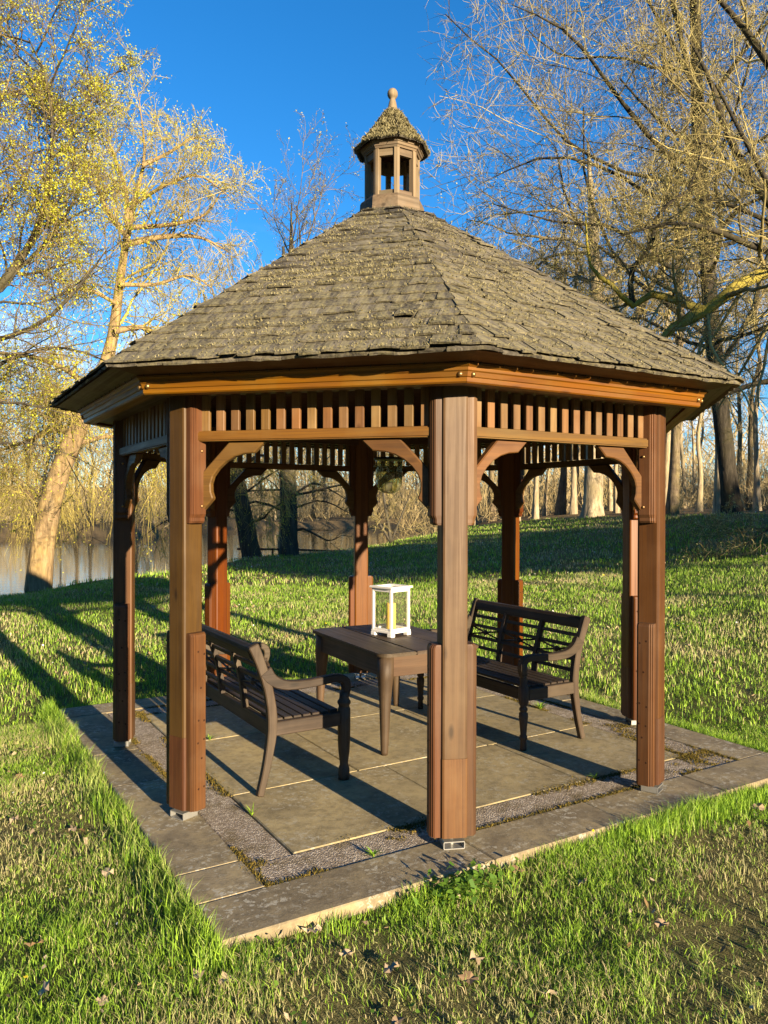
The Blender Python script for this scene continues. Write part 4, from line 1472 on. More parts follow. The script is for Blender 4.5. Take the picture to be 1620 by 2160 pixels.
# --- left: weeping willow leaning over the bank
DW = 22.0
trunk = [gnd(at(72, 1243, DW)), at(95, 1120, DW), at(122, 1010, DW), at(158, 920, DW), at(200, 830, DW + .2), at(236, 720, DW + .3), at(252, 600, DW + .3), at(268, 500, DW + .3), at(285, 420, DW + .3), at(305, 330, DW + .3), at(296, 230, DW), at(290, 185, DW)]
r = np.random.default_rng(21)
tp, tr = poly(trunk, [.42, .37, .33, .295, .25, .185, .14, .115, .08, .045, .02, .008], 30)
tr = flare(tr * .86, 2, 1.08)
W = [([at(160, 915, DW), at(110, 905, DW + .8), at(60, 930, DW + 1.2), at(-30, 960, DW + 1.5)], [.13, .11, .06, .03]),
     ([at(170, 890, DW), at(130, 860, DW - .4), at(120, 835, DW - .6)], [.10, .09, .07]),
     ([at(200, 830, DW), at(140, 780, DW + .8), at(60, 750, DW + 1.2), at(-20, 760, DW + 1.6)], [.10, .08, .05, .02]),
     ([at(240, 700, DW), at(300, 690, DW + .5), at(350, 720, DW + 1), at(390, 780, DW + 1.5)], [.09, .07, .05, .02]),
     ([at(268, 515, DW), at(340, 500, DW + .3), at(420, 500, DW + .5), at(480, 530, DW + .8)], [.10, .08, .05, .02]),
     ([at(275, 480, DW), at(350, 475, DW), at(430, 455, DW), at(470, 400, DW)], [.08, .06, .04, .012]),
     ([at(268, 500, DW), at(225, 440, DW - .3), at(205, 390, DW - .5), at(180, 340, DW - .8)], [.07, .06, .04, .012]),
     ([at(268, 480, DW), at(265, 400, DW + .5), at(240, 330, DW + .7), at(225, 280, DW + .8)], [.08, .06, .04, .012]),
     ([at(300, 350, DW), at(360, 320, DW + .3), at(410, 290, DW + .5), at(440, 300, DW + .6)], [.06, .045, .03, .01]),
     ([at(285, 430, DW), at(350, 390, DW - .4), at(420, 370, DW - .6), at(490, 420, DW - .8)], [.06, .045, .03, .01]),
     ([at(245, 640, DW), at(180, 610, DW - .5), at(120, 620, DW - .8)], [.06, .04, .015]),
     ([at(252, 600, DW), at(330, 600, DW + .6), at(400, 580, DW + 1), at(450, 610, DW + 1.2)], [.07, .05, .035, .012]),
     ([at(125, 1050, DW), at(85, 1075, DW + .3), at(60, 1040, DW + .8), at(10, 1000, DW + 1.2)], [.06, .045, .03, .012]),
     ([at(150, 940, DW), at(230, 920, DW + 1.6), at(300, 930, DW + 2.2), at(350, 960, DW + 2.6)], [.08, .06, .04, .015])]
lp, lr = merge([poly(c, rd, 12) for c, rd in W], None, 10)
trunk_parts = [tubes(tp, tr, 22, .045, 3), tubes(lp, lr, 7)]
ap = np.concatenate([lp, np.stack([np.stack([np.interp(np.linspace(12, 30, 11), np.arange(31), tp[0, :, c]) for c in range(3)], -1)])])
ar = np.concatenate([lr, np.interp(np.linspace(12, 30, 11), np.arange(31), tr[0])[None]])
p, d, ln, r0 = children(ap, ar, 16, .12, 1.0, (30, 75), (.4, .75), np.clip(L_of(ap), 1.8, 4), .38, r, .010, .25)
b1, br1 = branch_level(p, d, ln, r0, 6, .2, np.array([0, 0, .05]), r)
p, d, ln, r0 = children(b1, br1, 9, .12, 1.0, (30, 80), (.55, 1.1), np.clip(L_of(b1), .8, 3), .5, r, .0065, .1)
zr = np.clip((p[:, 2] - 2.0) / 6.0, 0, 1)
ln = ln * (1.5 - .9 * zr) + .15
b2, br2 = branch_level(p, d, ln, r0, 7, .14, np.stack([0 * zr, 0 * zr, -.42 + .40 * zr], -1), r, .5)
p, d, ln, r0 = children(b2, br2, 5, .1, 1.0, (15, 50), (.4, .85), np.clip(L_of(b2), .4, 1.8), .7, r, .005, -.1)
zr = np.clip((p[:, 2] - 2.0) / 6.0, 0, 1)
b3, br3 = branch_level(p, d, ln, r0, 4, .14, np.stack([0 * zr, 0 * zr, -.45 + .42 * zr], -1), r, .5)
# long golden curtains hanging round the trunk
def curtain(n, pxr, pyr, dr, lr_):
    px_, py_, dp = r.uniform(*pxr, n), r.uniform(*pyr, n), r.uniform(*dr, n)
    P0 = np.array([tuple(at(a, b, c)) for a, b, c in zip(px_, py_, dp)])
    D0 = unit(np.stack([r.normal(size=n), r.normal(size=n), r.uniform(-.2, .7, n)], -1))
    ln_ = r.uniform(*lr_, n)
    return branch_level(P0, D0, ln_, np.full(n, .0075), 8, .12, np.array([0, 0, -.42]), r, .5)
cs = [curtain(230, (-120, 235), (830, 1010), (22.6, 26), (1.5, 3.2)), curtain(110, (260, 430), (880, 1000), (23.5, 27), (1.6, 3.3)),
      curtain(90, (300, 520), (470, 600), (23, 26), (1.0, 2.0)), curtain(70, (-100, 240), (740, 860), (22.6, 25), (1.3, 2.4))]
cp, cr_ = np.concatenate([c[0] for c in cs]), np.concatenate([c[1] for c in cs])
p, d, ln, r0 = children(cp, cr_, 7, .1, 1.0, (15, 50), (.3, .6), np.clip(L_of(cp), .6, 2.2), .7, r, .0055, -.1)
c3, cr3 = branch_level(p, d, ln, r0, 4, .14, np.array([0, 0, -.4]), r, .5)
b3 = np.concatenate([b3, c3]); br3 = np.concatenate([br3, cr3])
ok = b3[:, -1, 2] > -.45
b3, br3 = b3[ok], br3[ok]
Pn = np.concatenate([b3[:, 1:].reshape(-1, 3), b2[:, 2:].reshape(-1, 3)])
Pn = Pn[(r.random(len(Pn)) < .55) & (vnoise(Pn[:, 0] + Pn[:, 2], Pn[:, 1] - Pn[:, 2], 1.3) > r.uniform(.3, .8, len(Pn)))]
tree_obj("weeping_willow", trunk[0], trunk_parts, M_barkw, [tubes(b1, br1, 5), tubes(b2, br2, 3), tubes(cp, cr_, 3), tubes(b3, br3 * 1.15, 2)], M_twigw,
         leaves(Pn, .026, r, 1, .03), M_wleaf, "leaning weeping willow with golden hanging twigs on the pond bank at left")

# --- far left: budding maple, trunk out of the picture
DM = 14.5
trunk = [gnd(at(-260, 1260, DM)), at(-240, 1050, DM), at(-200, 850, DM), at(-140, 720, DM), at(-60, 660, DM), at(10, 590, DM), at(80, 480, DM), at(110, 330, DM), at(100, 180, DM), at(60, 80, DM)]
SPEC_MAPLE = dict(limb=dict(n=24, t0=.3, ang=(35, 75), len=(.18, .36), rr=.35, w=.14, up=.2, trop=.04), levels=[
    dict(n=10, t0=.12, ang=(30, 70), len=(.38, .68), rr=.42, rmin=.010, K=5, w=.16, S=4, trop=.05),
    dict(n=8, t0=.12, ang=(30, 70), len=(.42, .75), rr=.45, rmin=.0065, K=4, w=.18, S=3, trop=.06),
    dict(n=5, t0=.15, ang=(30, 65), len=(.5, .85), rr=.6, rmin=.0058, K=2, w=.18, S=2, trop=.06)])
limbs = [([at(-140, 720, DM), at(-60, 560, DM), at(-20, 380, DM), at(0, 200, DM), at(-20, 60, DM)], [.16, .13, .1, .07, .02]),
         ([at(-140, 740, DM), at(-20, 720, DM - .5), at(90, 680, DM - 1), at(170, 600, DM - 1.2), at(230, 520, DM - 1.4)], [.14, .11, .08, .05, .012]),
         ([at(-200, 850, DM), at(-60, 800, DM), at(60, 740, DM), at(170, 740, DM), at(280, 790, DM)], [.12, .09, .07, .05, .012]),
         ([at(-200, 900, DM), at(-80, 860, DM - .5), at(40, 850, DM - 1), at(160, 880, DM - 1)], [.1, .08, .05, .012]),
         ([at(10, 590, DM), at(90, 520, DM + .5), at(170, 400, DM + .8), at(200, 300, DM + 1)], [.1, .08, .05, .012]),
         ([at(-200, 800, DM), at(-140, 500, DM), at(-110, 250, DM), at(-90, 20, DM)], [.15, .12, .08, .03]),
         ([at(-220, 950, DM), at(-100, 960, DM), at(30, 930, DM), at(150, 960, DM), at(240, 1010, DM + .6)], [.09, .07, .05, .03, .01])]
bare_tree("budding_maple", trunk, [.34, .28, .2, .13, .095, .075, .055, .038, .024, .01], [(c_, [v_ * .45 for v_ in r_]) for c_, r_ in limbs], 31, SPEC_MAPLE, M_barkd, M_twigm,
          "maple with bright yellow-green opening buds at the upper left edge", buds=dict(p=.95, s=.019, per=4, spread=.032, patch=.5), bud_mat=M_bud)

# --- young pale tree behind the left roof slope
DP = 44
SPEC_PALE = dict(limb=dict(n=14, t0=.25, ang=(25, 55), len=(.35, .55), rr=.45, w=.12, up=.25, trop=.05), levels=[
    dict(n=7, t0=.15, ang=(25, 55), len=(.32, .55), rr=.5, rmin=.016, K=5, w=.16, S=4, trop=.06),
    dict(n=6, t0=.12, ang=(25, 60), len=(.35, .6), rr=.5, rmin=.011, K=3, w=.18, S=3, trop=.06),
    dict(n=4, t0=.15, ang=(25, 60), len=(.4, .7), rr=.6, rmin=.008, K=2, w=.18, S=3, trop=.06)])
trunk = [gnd(at(630, 1110, 90)) * 0 + Vector((at(600, 1100, DP).x, at(600, 1100, DP).y, -.9)), at(603, 900, DP), at(608, 700, DP), at(612, 560, DP), at(615, 430, DP)]
bare_tree("pale_tree", trunk, [.3, .26, .2, .12, .03], [], 41, SPEC_PALE, M_bark, M_twigm,
          "slender pale budding tree showing behind the left slope of the roof", buds=dict(p=.5, s=.05, per=1, spread=.06), bud_mat=M_budp)

# --- two dark trees on the near shore seen through the gazebo
DS = 31
SPEC_SHORE = dict(limb=dict(n=16, t0=.14, ang=(60, 95), len=(.3, .5), rr=.18, w=.2, up=.05, trop=-.01), levels=[
    dict(n=7, t0=.15, ang=(30, 65), len=(.32, .55), rr=.5, rmin=.014, K=5, w=.22, S=4, trop=0),
    dict(n=6, t0=.12, ang=(30, 65), len=(.35, .6), rr=.5, rmin=.009, K=3, w=.22, S=3, trop=0),
    dict(n=4, t0=.15, ang=(30, 65), len=(.4, .7), rr=.6, rmin=.008, K=2, w=.2, S=2, trop=0)])
bare_tree("shore_tree", [gnd(at(609, 1168, DS)), at(610, 1080, DS), at(607, 980, DS), at(602, 860, DS), at(600, 700, DS), at(598, 520, DS)], [.36, .33, .31, .27, .2, .05],
          [([at(610, 1050, DS), at(660, 1020, DS), at(700, 1035, DS), at(740, 1060, DS)], [.06, .045, .03, .01]),
           ([at(610, 1130, DS), at(640, 1115, DS), at(690, 1140, DS), at(720, 1130, DS)], [.07, .05, .03, .01])],
          51, SPEC_SHORE, M_barkd, M_twig, "upright dark tree trunk with spreading low branches by the pond, under the middle arch")
bare_tree("shore_willow", [gnd(at(535, 1170, DS - 1)), at(515, 1090, DS - 1), at(500, 1010, DS - 1), at(480, 900, DS - 1), at(450, 760, DS), at(430, 620, DS)], [.38, .33, .29, .23, .16, .04],
          [([at(500, 1000, DS - 1), at(545, 960, DS - 2), at(580, 980, DS - 3), at(600, 1040, DS - 3)], [.1, .06, .03, .01]),
           ([at(490, 940, DS - 1), at(440, 940, DS - 2), at(420, 1000, DS - 3)], [.08, .05, .01])],
          52, dict(limb=SPEC_SHORE['limb'], levels=[dict(SPEC_SHORE['levels'][0], trop=-.25), dict(SPEC_SHORE['levels'][1], trop=-.4, K=5, len=(.7, 1.3)), dict(SPEC_SHORE['levels'][2], trop=-.4, K=3)]),
          M_barkd, M_twigw, "dark leaning willow trunk with drooping twigs beside the pond, under the left arch",
          buds=dict(p=.4, s=.03, per=1, spread=.04), bud_mat=M_wleaf)
# --- small shrub-tree by the water
trunk = [gnd(at(826, 1152, 37)), at(818, 1100, 37), at(808, 1040, 37), at(800, 980, 37), at(797, 920, 37)]
bare_tree("waterside_shrub", trunk, [.09, .075, .055, .035, .012], [([at(826, 1140, 37), at(850, 1080, 37), at(870, 1030, 37), at(890, 990, 37)], [.05, .04, .025, .008]),
          ([at(822, 1140, 37), at(790, 1090, 37), at(760, 1060, 37)], [.07, .05, .01])],
          53, SPEC_SHORE, M_barkd, M_twig, "many-stemmed dark shrub leaning by the water, under the hanging lamp")

# --- trees on the rise at right and the wood behind: a few kinds, copied
def make_kind(seed, H, r0, tmat, spread=1.0, t0=.35, mat2=None, buds=None):
    r = np.random.default_rng(seed)
    ctrl = [(0, 0, -.3)] + [(r.normal() * .004 * H * i, r.normal() * .004 * H * i, H * i / 6) for i in range(1, 7)]
    tp, tr = poly(ctrl, [r0, r0 * .85, r0 * .75, r0 * .6, r0 * .45, r0 * .28, r0 * .05], 14)
    tr = flare(tr, 2, 1.4)
    p, d, ln, rr_ = children(tp, tr, 16, t0, 1.0, (35, 75), (.16 * spread, .34 * spread), L_of(tp), .4, r, .02, .25)
    lp, lr = branch_level(p, d, ln, rr_, 6, .15, np.array([0, 0, .05]), r)
    p, d, ln, rr_ = children(lp, lr, 8, .15, 1.0, (30, 60), (.35, .6), L_of(lp), .5, r, .012, .1)
    b1, br1 = branch_level(p, d, ln, rr_, 4, .18, np.array([0, 0, .05]), r)
    p, d, ln, rr_ = children(b1, br1, 7, .12, 1.0, (30, 65), (.4, .7), L_of(b1), .6, r, .009, .05)
    b2, br2 = branch_level(p, d, ln, rr_, 3, .2, np.array([0, 0, .05]), r)
    p, d, ln, rr_ = children(b2, br2, 3, .12, 1.0, (30, 65), (.45, .8), L_of(b2), .7, r, .008, .05)
    b3, br3 = branch_level(p, d, ln, rr_, 2, .2, np.array([0, 0, .05]), r)
    V_, Q_ = join([tubes(tp, tr, 12, .05, seed), tubes(lp, lr, 5)])
    mt = np_mesh("trunk", V_, quads=Q_, mats=[tmat], smooth=True)
    V_, Q_ = join([tubes(b1, br1, 4), tubes(b2, br2, 3), tubes(b3, br3 * 1.15, 2)])
    mc = np_mesh("crown", V_, quads=Q_, mats=[mat2 or M_twig])
    return mt, mc


def place_tree(name, kind, loc, rz, sc, label, group, lean=(0, 0)):
    t = link(name, None, None, Matrix.Translation(loc) @ Matrix.Rotation(lean[0], 4, 'X') @ Matrix.Rotation(lean[1], 4, 'Y') @ Matrix.Rotation(rz, 4, 'Z') @ Matrix.Scale(sc, 4))
    tag(t, label, "tree", group)
    link("trunk", kind[0], t); link("crown", kind[1], t)
    return t


K1 = make_kind(61, 15, .15, M_barkp, 1.0, .45)
K2 = make_kind(62, 17, .23, M_bark, 1.1, .35)
K3 = make_kind(63, 12, .14, M_barkp, .9, .4)
K4 = make_kind(64, 16, .25, M_barkd, 1.2, .3)


def gat(px, dep):
    p = at(px, 1080, dep)
    return Vector((p.x, p.y, float(terrain(p.x, p.y))))


place_tree("beech_tree", K1, gat(1517, 29), 1.0, 1.1, "paler slim trunk standing right behind the tall dark leaning tree", None, (0, -.06))
place_tree("beech_tree", K2, gat(1418, 33), 2.4, 1.0, "grey trunk just right of the gazebo's right front post, by a thinner one", None, (0, .03))
place_tree("beech_tree", K3, gat(1473, 38), 4.0, .9, "small forked tree between the grey trunks and the dark leaning tree", None)
place_tree("beech_tree", K1, gat(1403, 39), .4, 1.1, "thin trunk half hidden behind the gazebo's right front post", None)
rt = np.random.default_rng(5)
cl = [(1128, 42), (1150, 46), (1180, 44), (1195, 49), (1208, 43), (1222, 47), (1110, 52), (1290, 45), (1302, 41), (1312, 50), (1325, 47), (1340, 52), (1090, 40), (1066, 44), (1040, 48),
      (1240, 56), (1270, 58), (1165, 60), (1215, 62), (1015, 50), (1000, 46), (985, 55), (1370, 50), (1392, 57), (1440, 52), (1460, 60), (1580, 50), (1600, 44), (1640, 48), (1535, 58),
      (1560, 64), (1680, 42), (1490, 66), (1420, 70), (1350, 68), (1300, 72), (1255, 75), (960, 60), (945, 66), (1030, 66), (1080, 70), (1130, 74)]
for i, (px_, dp_) in enumerate(cl):
    place_tree("woodland_tree", (K1, K3, K2, K1)[i % 4], gat(px_ + rt.uniform(-4, 4), dp_), rt.uniform(0, 6.3), rt.uniform(.8, 1.15),
               "slender bare trunk among the trees of the wood behind the right-hand lawn", "trees of the wood behind the lawn", (rt.normal() * .03, rt.normal() * .03))
for i in range(46):
    px_ = 380 + 600 * (i + .5) / 46 + rt.uniform(-8, 8)
    place_tree("far_shore_tree", (K1, K2, K1, K4, K3)[i % 5], gat(px_, rt.uniform(90, 118)), rt.uniform(0, 6.3), rt.uniform(.75, 1.1),
               "bare tree with pale trunk in the wood across the pond", "trees across the pond", (rt.normal() * .03, rt.normal() * .03))
for i in range(16):
    px_ = -160 + 540 * (i + .5) / 16 + rt.uniform(-10, 10)
    place_tree("far_shore_tree", (K2, K4, K1)[i % 3], gat(px_, rt.uniform(66, 80)), rt.uniform(0, 6.3), rt.uniform(.62, .85),
               "bare tree behind the willow on the far side of the pond", "trees behind the willow")


# thicket and undergrowth: one mass
def thicket(name, n, pxr, dr, hr, label, rad=.012, seed=1, mat=None):
    r = np.random.default_rng(seed)
    px_ = r.uniform(pxr[0], pxr[1], n); dp = r.uniform(dr[0], dr[1], n)
    X = CAM.x + dp * (FW.x + RT.x * (px_ - 810) / 1635.05); Y = CAM.y + dp * (FW.y + RT.y * (px_ - 810) / 1635.05)
    Z = terrain(X, Y)
    ok_ = Z > WATER_Z + .1
    X, Y, Z = X[ok_], Y[ok_], Z[ok_]
    n = len(X)
    clump = .35 + 1.1 * vnoise(X, Y, 5.0)
    P0 = np.stack([X, Y, Z + r.random(n) ** 1.3 * hr[1] * .55 * clump], -1)
    D = unit(np.stack([r.normal(size=n) * .55, r.normal(size=n) * .55, r.uniform(.25, 1.1, n)], -1))
    L = r.uniform(hr[0], hr[1], n) * clump * .5
    b, br = branch_level(P0, D, L, np.full(n, rad) * r.uniform(.5, 1.4, n), 3, .22, np.array([0, 0, .02]), r, .4)
    V_, Q_ = tubes(b, br * 1.15, 2)
    o = link(name, np_mesh(name, V_, quads=Q_, mats=[mat or M_twigf]))
    return tag(o, label, "undergrowth", None, "stuff")


thicket("thicket", 16000, (880, 1720), (44, 80), (1.0, 4.6), "tangled tan undergrowth filling the wood behind the lawn", .013, 71)
thicket("far_thicket", 12000, (330, 1000), (88, 125), (1.5, 6.5), "brown brush along the far shore of the pond", .022, 72)
thicket("bank_thicket", 5500, (-220, 420), (63, 82), (1.0, 4.2), "brush on the far bank behind the willow", .018, 73)
thicket("horizon_wood", 9000, (-300, 1900), (120, 190), (8.0, 26.0), "hazy distant woodland along the horizon", .07, 74)
thicket("shore_brush", 1500, (845, 960), (39, 46), (.8, 3.0), "dry brown reeds and brush at the lawn edge near the water", .008, 75)

# low rail by the water
rail = empty("low_rail_fence", gat(640, 33.6))
tag(rail, "low brown wooden rail on short posts along the pond edge", "fence")
P_ = [at(500, 1158, 33.5), at(610, 1159, 34), at(690, 1162, 34.8), at(770, 1160, 36)]
o_ = rail.location.copy()
for i in range(3):
    link("rail_bar", tube([P_[i] - o_, P_[i + 1] - o_], .05, 6, M_footz, "rail_bar"), rail)
for p in (at(545, 1160, 33.7), at(575, 1160, 33.9), P_[2], at(655, 1161, 34.4)):
    link("fence_post", tube([Vector((p.x, p.y, p.z - .8)) - o_, p - o_], .045, 6, M_footz, "fence_post"), rail)

# trees behind the photographer whose crowns shade the far lawn
def crown_tree(loc, H, hb, rw, seed, label):
    r = np.random.default_rng(seed)
    t = empty("lime_tree", loc)
    tag(t, label, "tree", "trees behind the camera that shade the far lawn")
    tp, tr = poly([(0, 0, -.2), (0, 0, H * .4), (r.normal() * .3, r.normal() * .3, H * .9)], [.22, .17, .05], 10)
    V_, Q_ = tubes(tp, tr, 8)
    link("trunk", np_mesh("trunk", V_, quads=Q_, mats=[M_barkd], smooth=True), t)
    n = 2600
    c = r.normal(size=(60, 3)); c = unit(c) * r.random((60, 1)) ** .4
    c = c * np.array([rw, rw, (H - hb) / 2]) + np.array([0, 0, (H + hb) / 2])
    P = c[r.integers(0, 60, n)] + r.normal(size=(n, 3)) * np.array([.9, .9, .8])
    P = P[P[:, 2] > hb * .9]
    LV, LQ = leaves(P, .34, r, 2, .2)
    link("crown", np_mesh("crown", LV, quads=LQ, mats=[M_fir], attrs={"dry": np.zeros(len(LV))}), t)


for i, (x, y, H, hb, rw) in enumerate([(18.5, -34, 10.6, 7.9, 3.2), (26, -34, 11.0, 8.0, 3.8), (35, -36, 12, 8.6, 4.3), (13.3, -34, 12.5, 9.8, 2.4), (45, -36, 13, 8.6, 4.5), (10.4, -36, 13.4, 10.6, 2.0)]):
    crown_tree((x, y, float(terrain(x, y))), H, hb, rw, 80 + i, "leafy tree standing behind the camera, out of view")

# unseen tree belt added to cut low sky light, lowest towards the sun
r = np.random.default_rng(90)
n = 30000
a_ = r.uniform(math.radians(118), math.radians(385), n)
dd_ = r.uniform(68, 84, n)
X = dd_ * np.cos(a_); Y = dd_ * np.sin(a_)
off_ = np.abs(np.degrees(a_) - 276)
Hh = (6.0 + 4.5 * vnoise(X, Y, 7.0)) * (1 + 1.7 * sstep((off_ - 18) / 14))
P = np.stack([X, Y, r.random(n) ** .8 * Hh], -1)
LV, LQ = leaves(P, .95, r, 1, .3)
tag(link("added_tree_belt", np_mesh("added_tree_belt", LV, quads=LQ, mats=[M_fir], attrs={"dry": np.zeros(len(LV))})), "unseen belt of dark trees added behind the camera to cut low sky light", "woodland", None, "stuff")

# ================================================================== grass
def in_terrace(x, y, m_=0.0):
    return (np.abs(x) < 2.085 + m_) & (np.abs(y) < 2.085 + m_)


def scatter(n, d0, d1, a0=26, a1=94, r=rng):
    d = np.sqrt(r.uniform(d0 * d0, d1 * d1, n)); a = np.radians(r.uniform(a0, a1, n))
    x = CAM.x + d * np.cos(a); y = CAM.y + d * np.sin(a)
    k = ~in_terrace(x, y)
    return x[k], y[k], d[k]


def blades(x, y, h, wd, dry, lean=.55, bunch=None):
    n = len(x)
    z = terrain(x, y) - .004
    az = rng.uniform(0, 2 * math.pi, n); fa = rng.uniform(0, 2 * math.pi, n)
    ld = np.stack([np.cos(az), np.sin(az)], -1) * (h * lean * rng.uniform(.1, 1.3, n))[:, None]
    wv = np.stack([np.cos(fa), np.sin(fa)], -1) * (wd / 2)[:, None]
    b = np.stack([x, y, z], -1)
    def pt(f_lean, f_h, f_w, s):
        q_ = b.copy()
        q_[:, :2] += ld * f_lean + wv * f_w * s
        q_[:, 2] += h * f_h
        return q_
    V = np.stack([pt(0, 0, 1, -1), pt(0, 0, 1, 1), pt(.3, .58, .8, 1), pt(.3, .58, .8, -1), pt(1, .95, 0, 0)], 1).reshape(-1, 3)
    i = np.arange(n) * 5
    return V, np.stack([i, i + 1, i + 2, i + 3], -1), np.stack([i + 3, i + 2, i + 4], -1), np.repeat(dry, 5)


def dryness(x, y, base=.18):
    m_ = vnoise(x, y, .55) * .6 + vnoise(x, y, 2.2) * .55
    # worn strawy patch in the near right corner
    m_ = m_ + .55 * np.exp(-(((x - .15) / .75) ** 2 + ((y + 3.55) / .7) ** 2))
    p = np.clip((m_ - .55) * 2.2, 0, .9) + base * .6 + .2 * barepatch(x, y)
    return (rng.random(len(x)) < p) * rng.uniform(.45, 1.0, len(x))


packs = []
# near
x, y, d = scatter(330000, 2.0, 7.0)
cl_ = vnoise(x, y, .28); c2 = vnoise(x, y, .09)
pt_ = vnoise(x, y, .75)
keep = rng.random(len(x)) < (.25 + .75 * cl_) * np.clip(1.12 - .75 * barepatch(x, y), .34, 1)
x, y, d, cl_, c2 = x[keep], y[keep], d[keep], cl_[keep], c2[keep]
h = (.014 + .034 * cl_ ** 1.6 + .014 * c2) * rng.uniform(.6, 1.45, len(x))
packs.append(blades(x, y, h, rng.uniform(.0013, .0027, len(x)) * (1 + d / 10), dryness(x, y, .18), .75))
# flattened dead thatch
x, y, d = scatter(110000, 2.0, 12)
kp = rng.random(len(x)) < .35 + .65 * barepatch(x, y)
x, y, d = x[kp], y[kp], d[kp]
packs.append(blades(x, y, rng.uniform(.005, .018, len(x)), rng.uniform(.0018, .0036, len(x)) * (1 + d / 10), rng.uniform(.45, 1, len(x)), 2.6))
# taller tufts
tx, ty, td = scatter(520, 2.2, 9)
sel = vnoise(tx, ty, 1.1) > .42
tx, ty = tx[sel], ty[sel]
x = np.repeat(tx, 26) + rng.normal(size=len(tx) * 26) * .022; y = np.repeat(ty, 26) + rng.normal(size=len(tx) * 26) * .022
k = ~in_terrace(x, y); x, y = x[k], y[k]
packs.append(blades(x, y, rng.uniform(.035, .085, len(x)), rng.uniform(.0025, .0042, len(x)), dryness(x, y, .04) * .6, .9))
# long uncut fringe round the terrace
def fringe(n, x0, x1, y0, y1, hmin, hmax, ox, oy):
    x = rng.uniform(x0, x1, n) + ox * np.abs(rng.normal(size=n)) * .07; y = rng.uniform(y0, y1, n) + oy * np.abs(rng.normal(size=n)) * .07
    c = vnoise(x, y, .22)
    k = (rng.random(n) < .25 + c) & ~in_terrace(x, y, .002)
    x, y, c = x[k], y[k], c[k]
    packs.append(blades(x, y, (hmin + (hmax - hmin) * c) * rng.uniform(.6, 1.3, len(x)), rng.uniform(.0026, .0048, len(x)), dryness(x, y, .04) * .5, .45))
fringe(6000, -2.10, -2.09, -2.2, 2.3, .06, .15, -1, 0)
fringe(4200, -2.2, 2.3, -2.10, -2.09, .02, .10, 0, -1)
fringe(3000, .2, 2.3, -2.14, -2.10, .05, .12, 0, -1)
fringe(5000, 2.09, 2.10, -2.2, 2.3, .05, .12, 1, 0)
fringe(5000, -2.2, 2.3, 2.09, 2.10, .05, .12, 0, 1)
# middle and far lawn
x, y, d = scatter(110000, 7.0, 18)
k = wooded(x, y) < .6; x, y, d = x[k], y[k], d[k]
packs.append(blades(x, y, (.03 + .05 * vnoise(x, y, .5)) * rng.uniform(.6, 1.5, len(x)), rng.uniform(.005, .010, len(x)), dryness(x, y, .14), .45))
x, y, d = scatter(60000, 18, 42)
k = wooded(x, y) < .5; x, y, d = x[k], y[k], d[k]
packs.append(blades(x, y, (.05 + .07 * vnoise(x, y, .8)) * rng.uniform(.6, 1.4, len(x)), rng.uniform(.012, .024, len(x)), dryness(x, y, .08), .45))
# bank reeds by the willow
bx = rng.uniform(-120, 420, 1500); bd = np.interp(bx, [-100, 60, 200, 350, 430], [16.8, 17.9, 19.0, 21.2, 24]) + rng.uniform(-.4, .5, 1500)
X = CAM.x + bd * (FW.x + RT.x * (bx - 810) / 1635.05); Y = CAM.y + bd * (FW.y + RT.y * (bx - 810) / 1635.05)
packs.append(blades(X, Y, rng.uniform(.12, .5, 1500) * (.4 + vnoise(X, Y, .6)), rng.uniform(.008, .016, 1500), (rng.random(1500) < .6) * .9, .35))
Vs, Qs, Ts, Ds, off = [], [], [], [], 0
for V_, Q_, T_, D_ in packs:
    Vs.append(V_); Qs.append(Q_ + off); Ts.append(T_ + off); Ds.append(D_); off += len(V_)
tag(link("grass", np_mesh("grass", np.concatenate(Vs), quads=np.concatenate(Qs), tris=np.concatenate(Ts), mats=[M_blade], attrs={"dry": np.concatenate(Ds)})),
    "rough spring lawn with long fringes round the terrace", "grass", None, "stuff")

# weeds rooted in the joints of the terrace
def weed(loc, n, h, label, seed):
    r_ = np.random.default_rng(seed)
    v, f = [], []
    for i in range(n):
        a = r_.uniform(0, 6.28); L = h * r_.uniform(.6, 1.2); lean = r_.uniform(.3, 1.3); w_ = r_.uniform(.0025, .006)
        dx, dy = math.cos(a), math.sin(a)
        b0 = len(v)
        for t, k_ in ((0, .6), (.5, 1.0), (1.0, .05)):
            x_ = dx * L * lean * t ** 1.4; y_ = dy * L * lean * t ** 1.4; z_ = L * (t - .35 * lean * t * t) * .9
            v += [(x_ - dy * w_ * k_, y_ + dx * w_ * k_, z_), (x_ + dy * w_ * k_, y_ - dx * w_ * k_, z_)]
        f += [(b0, b0 + 1, b0 + 3, b0 + 2), (b0 + 2, b0 + 3, b0 + 5, b0 + 4)]
    o = link("weed_tuft", mesh("weed_tuft", v, f, M_blade), None, Matrix.Translation(loc))
    tag(o, label, "weed")
weed((-1.50, -.93, -.004), 9, .07, "sprawling weed in the gravel strip near the left front post", 1)
weed((-1.17, -1.735, -.004), 14, .06, "small green weed in the edging joint left of the centre post", 2)
weed((1.50, -.03, -.004), 40, .09, "straw-green grass tuft growing behind the far bench's front leg", 3)
weed((-.42, .02, .0), 10, .035, "tiny weed in a slab joint under the table's near edge", 4)
weed((.62, -1.505, -.004), 16, .05, "little weed clump in the joint before the right front post", 5)
weed((-1.25, .56, .0), 12, .05, "small weed in the slab joint behind the near bench", 6)

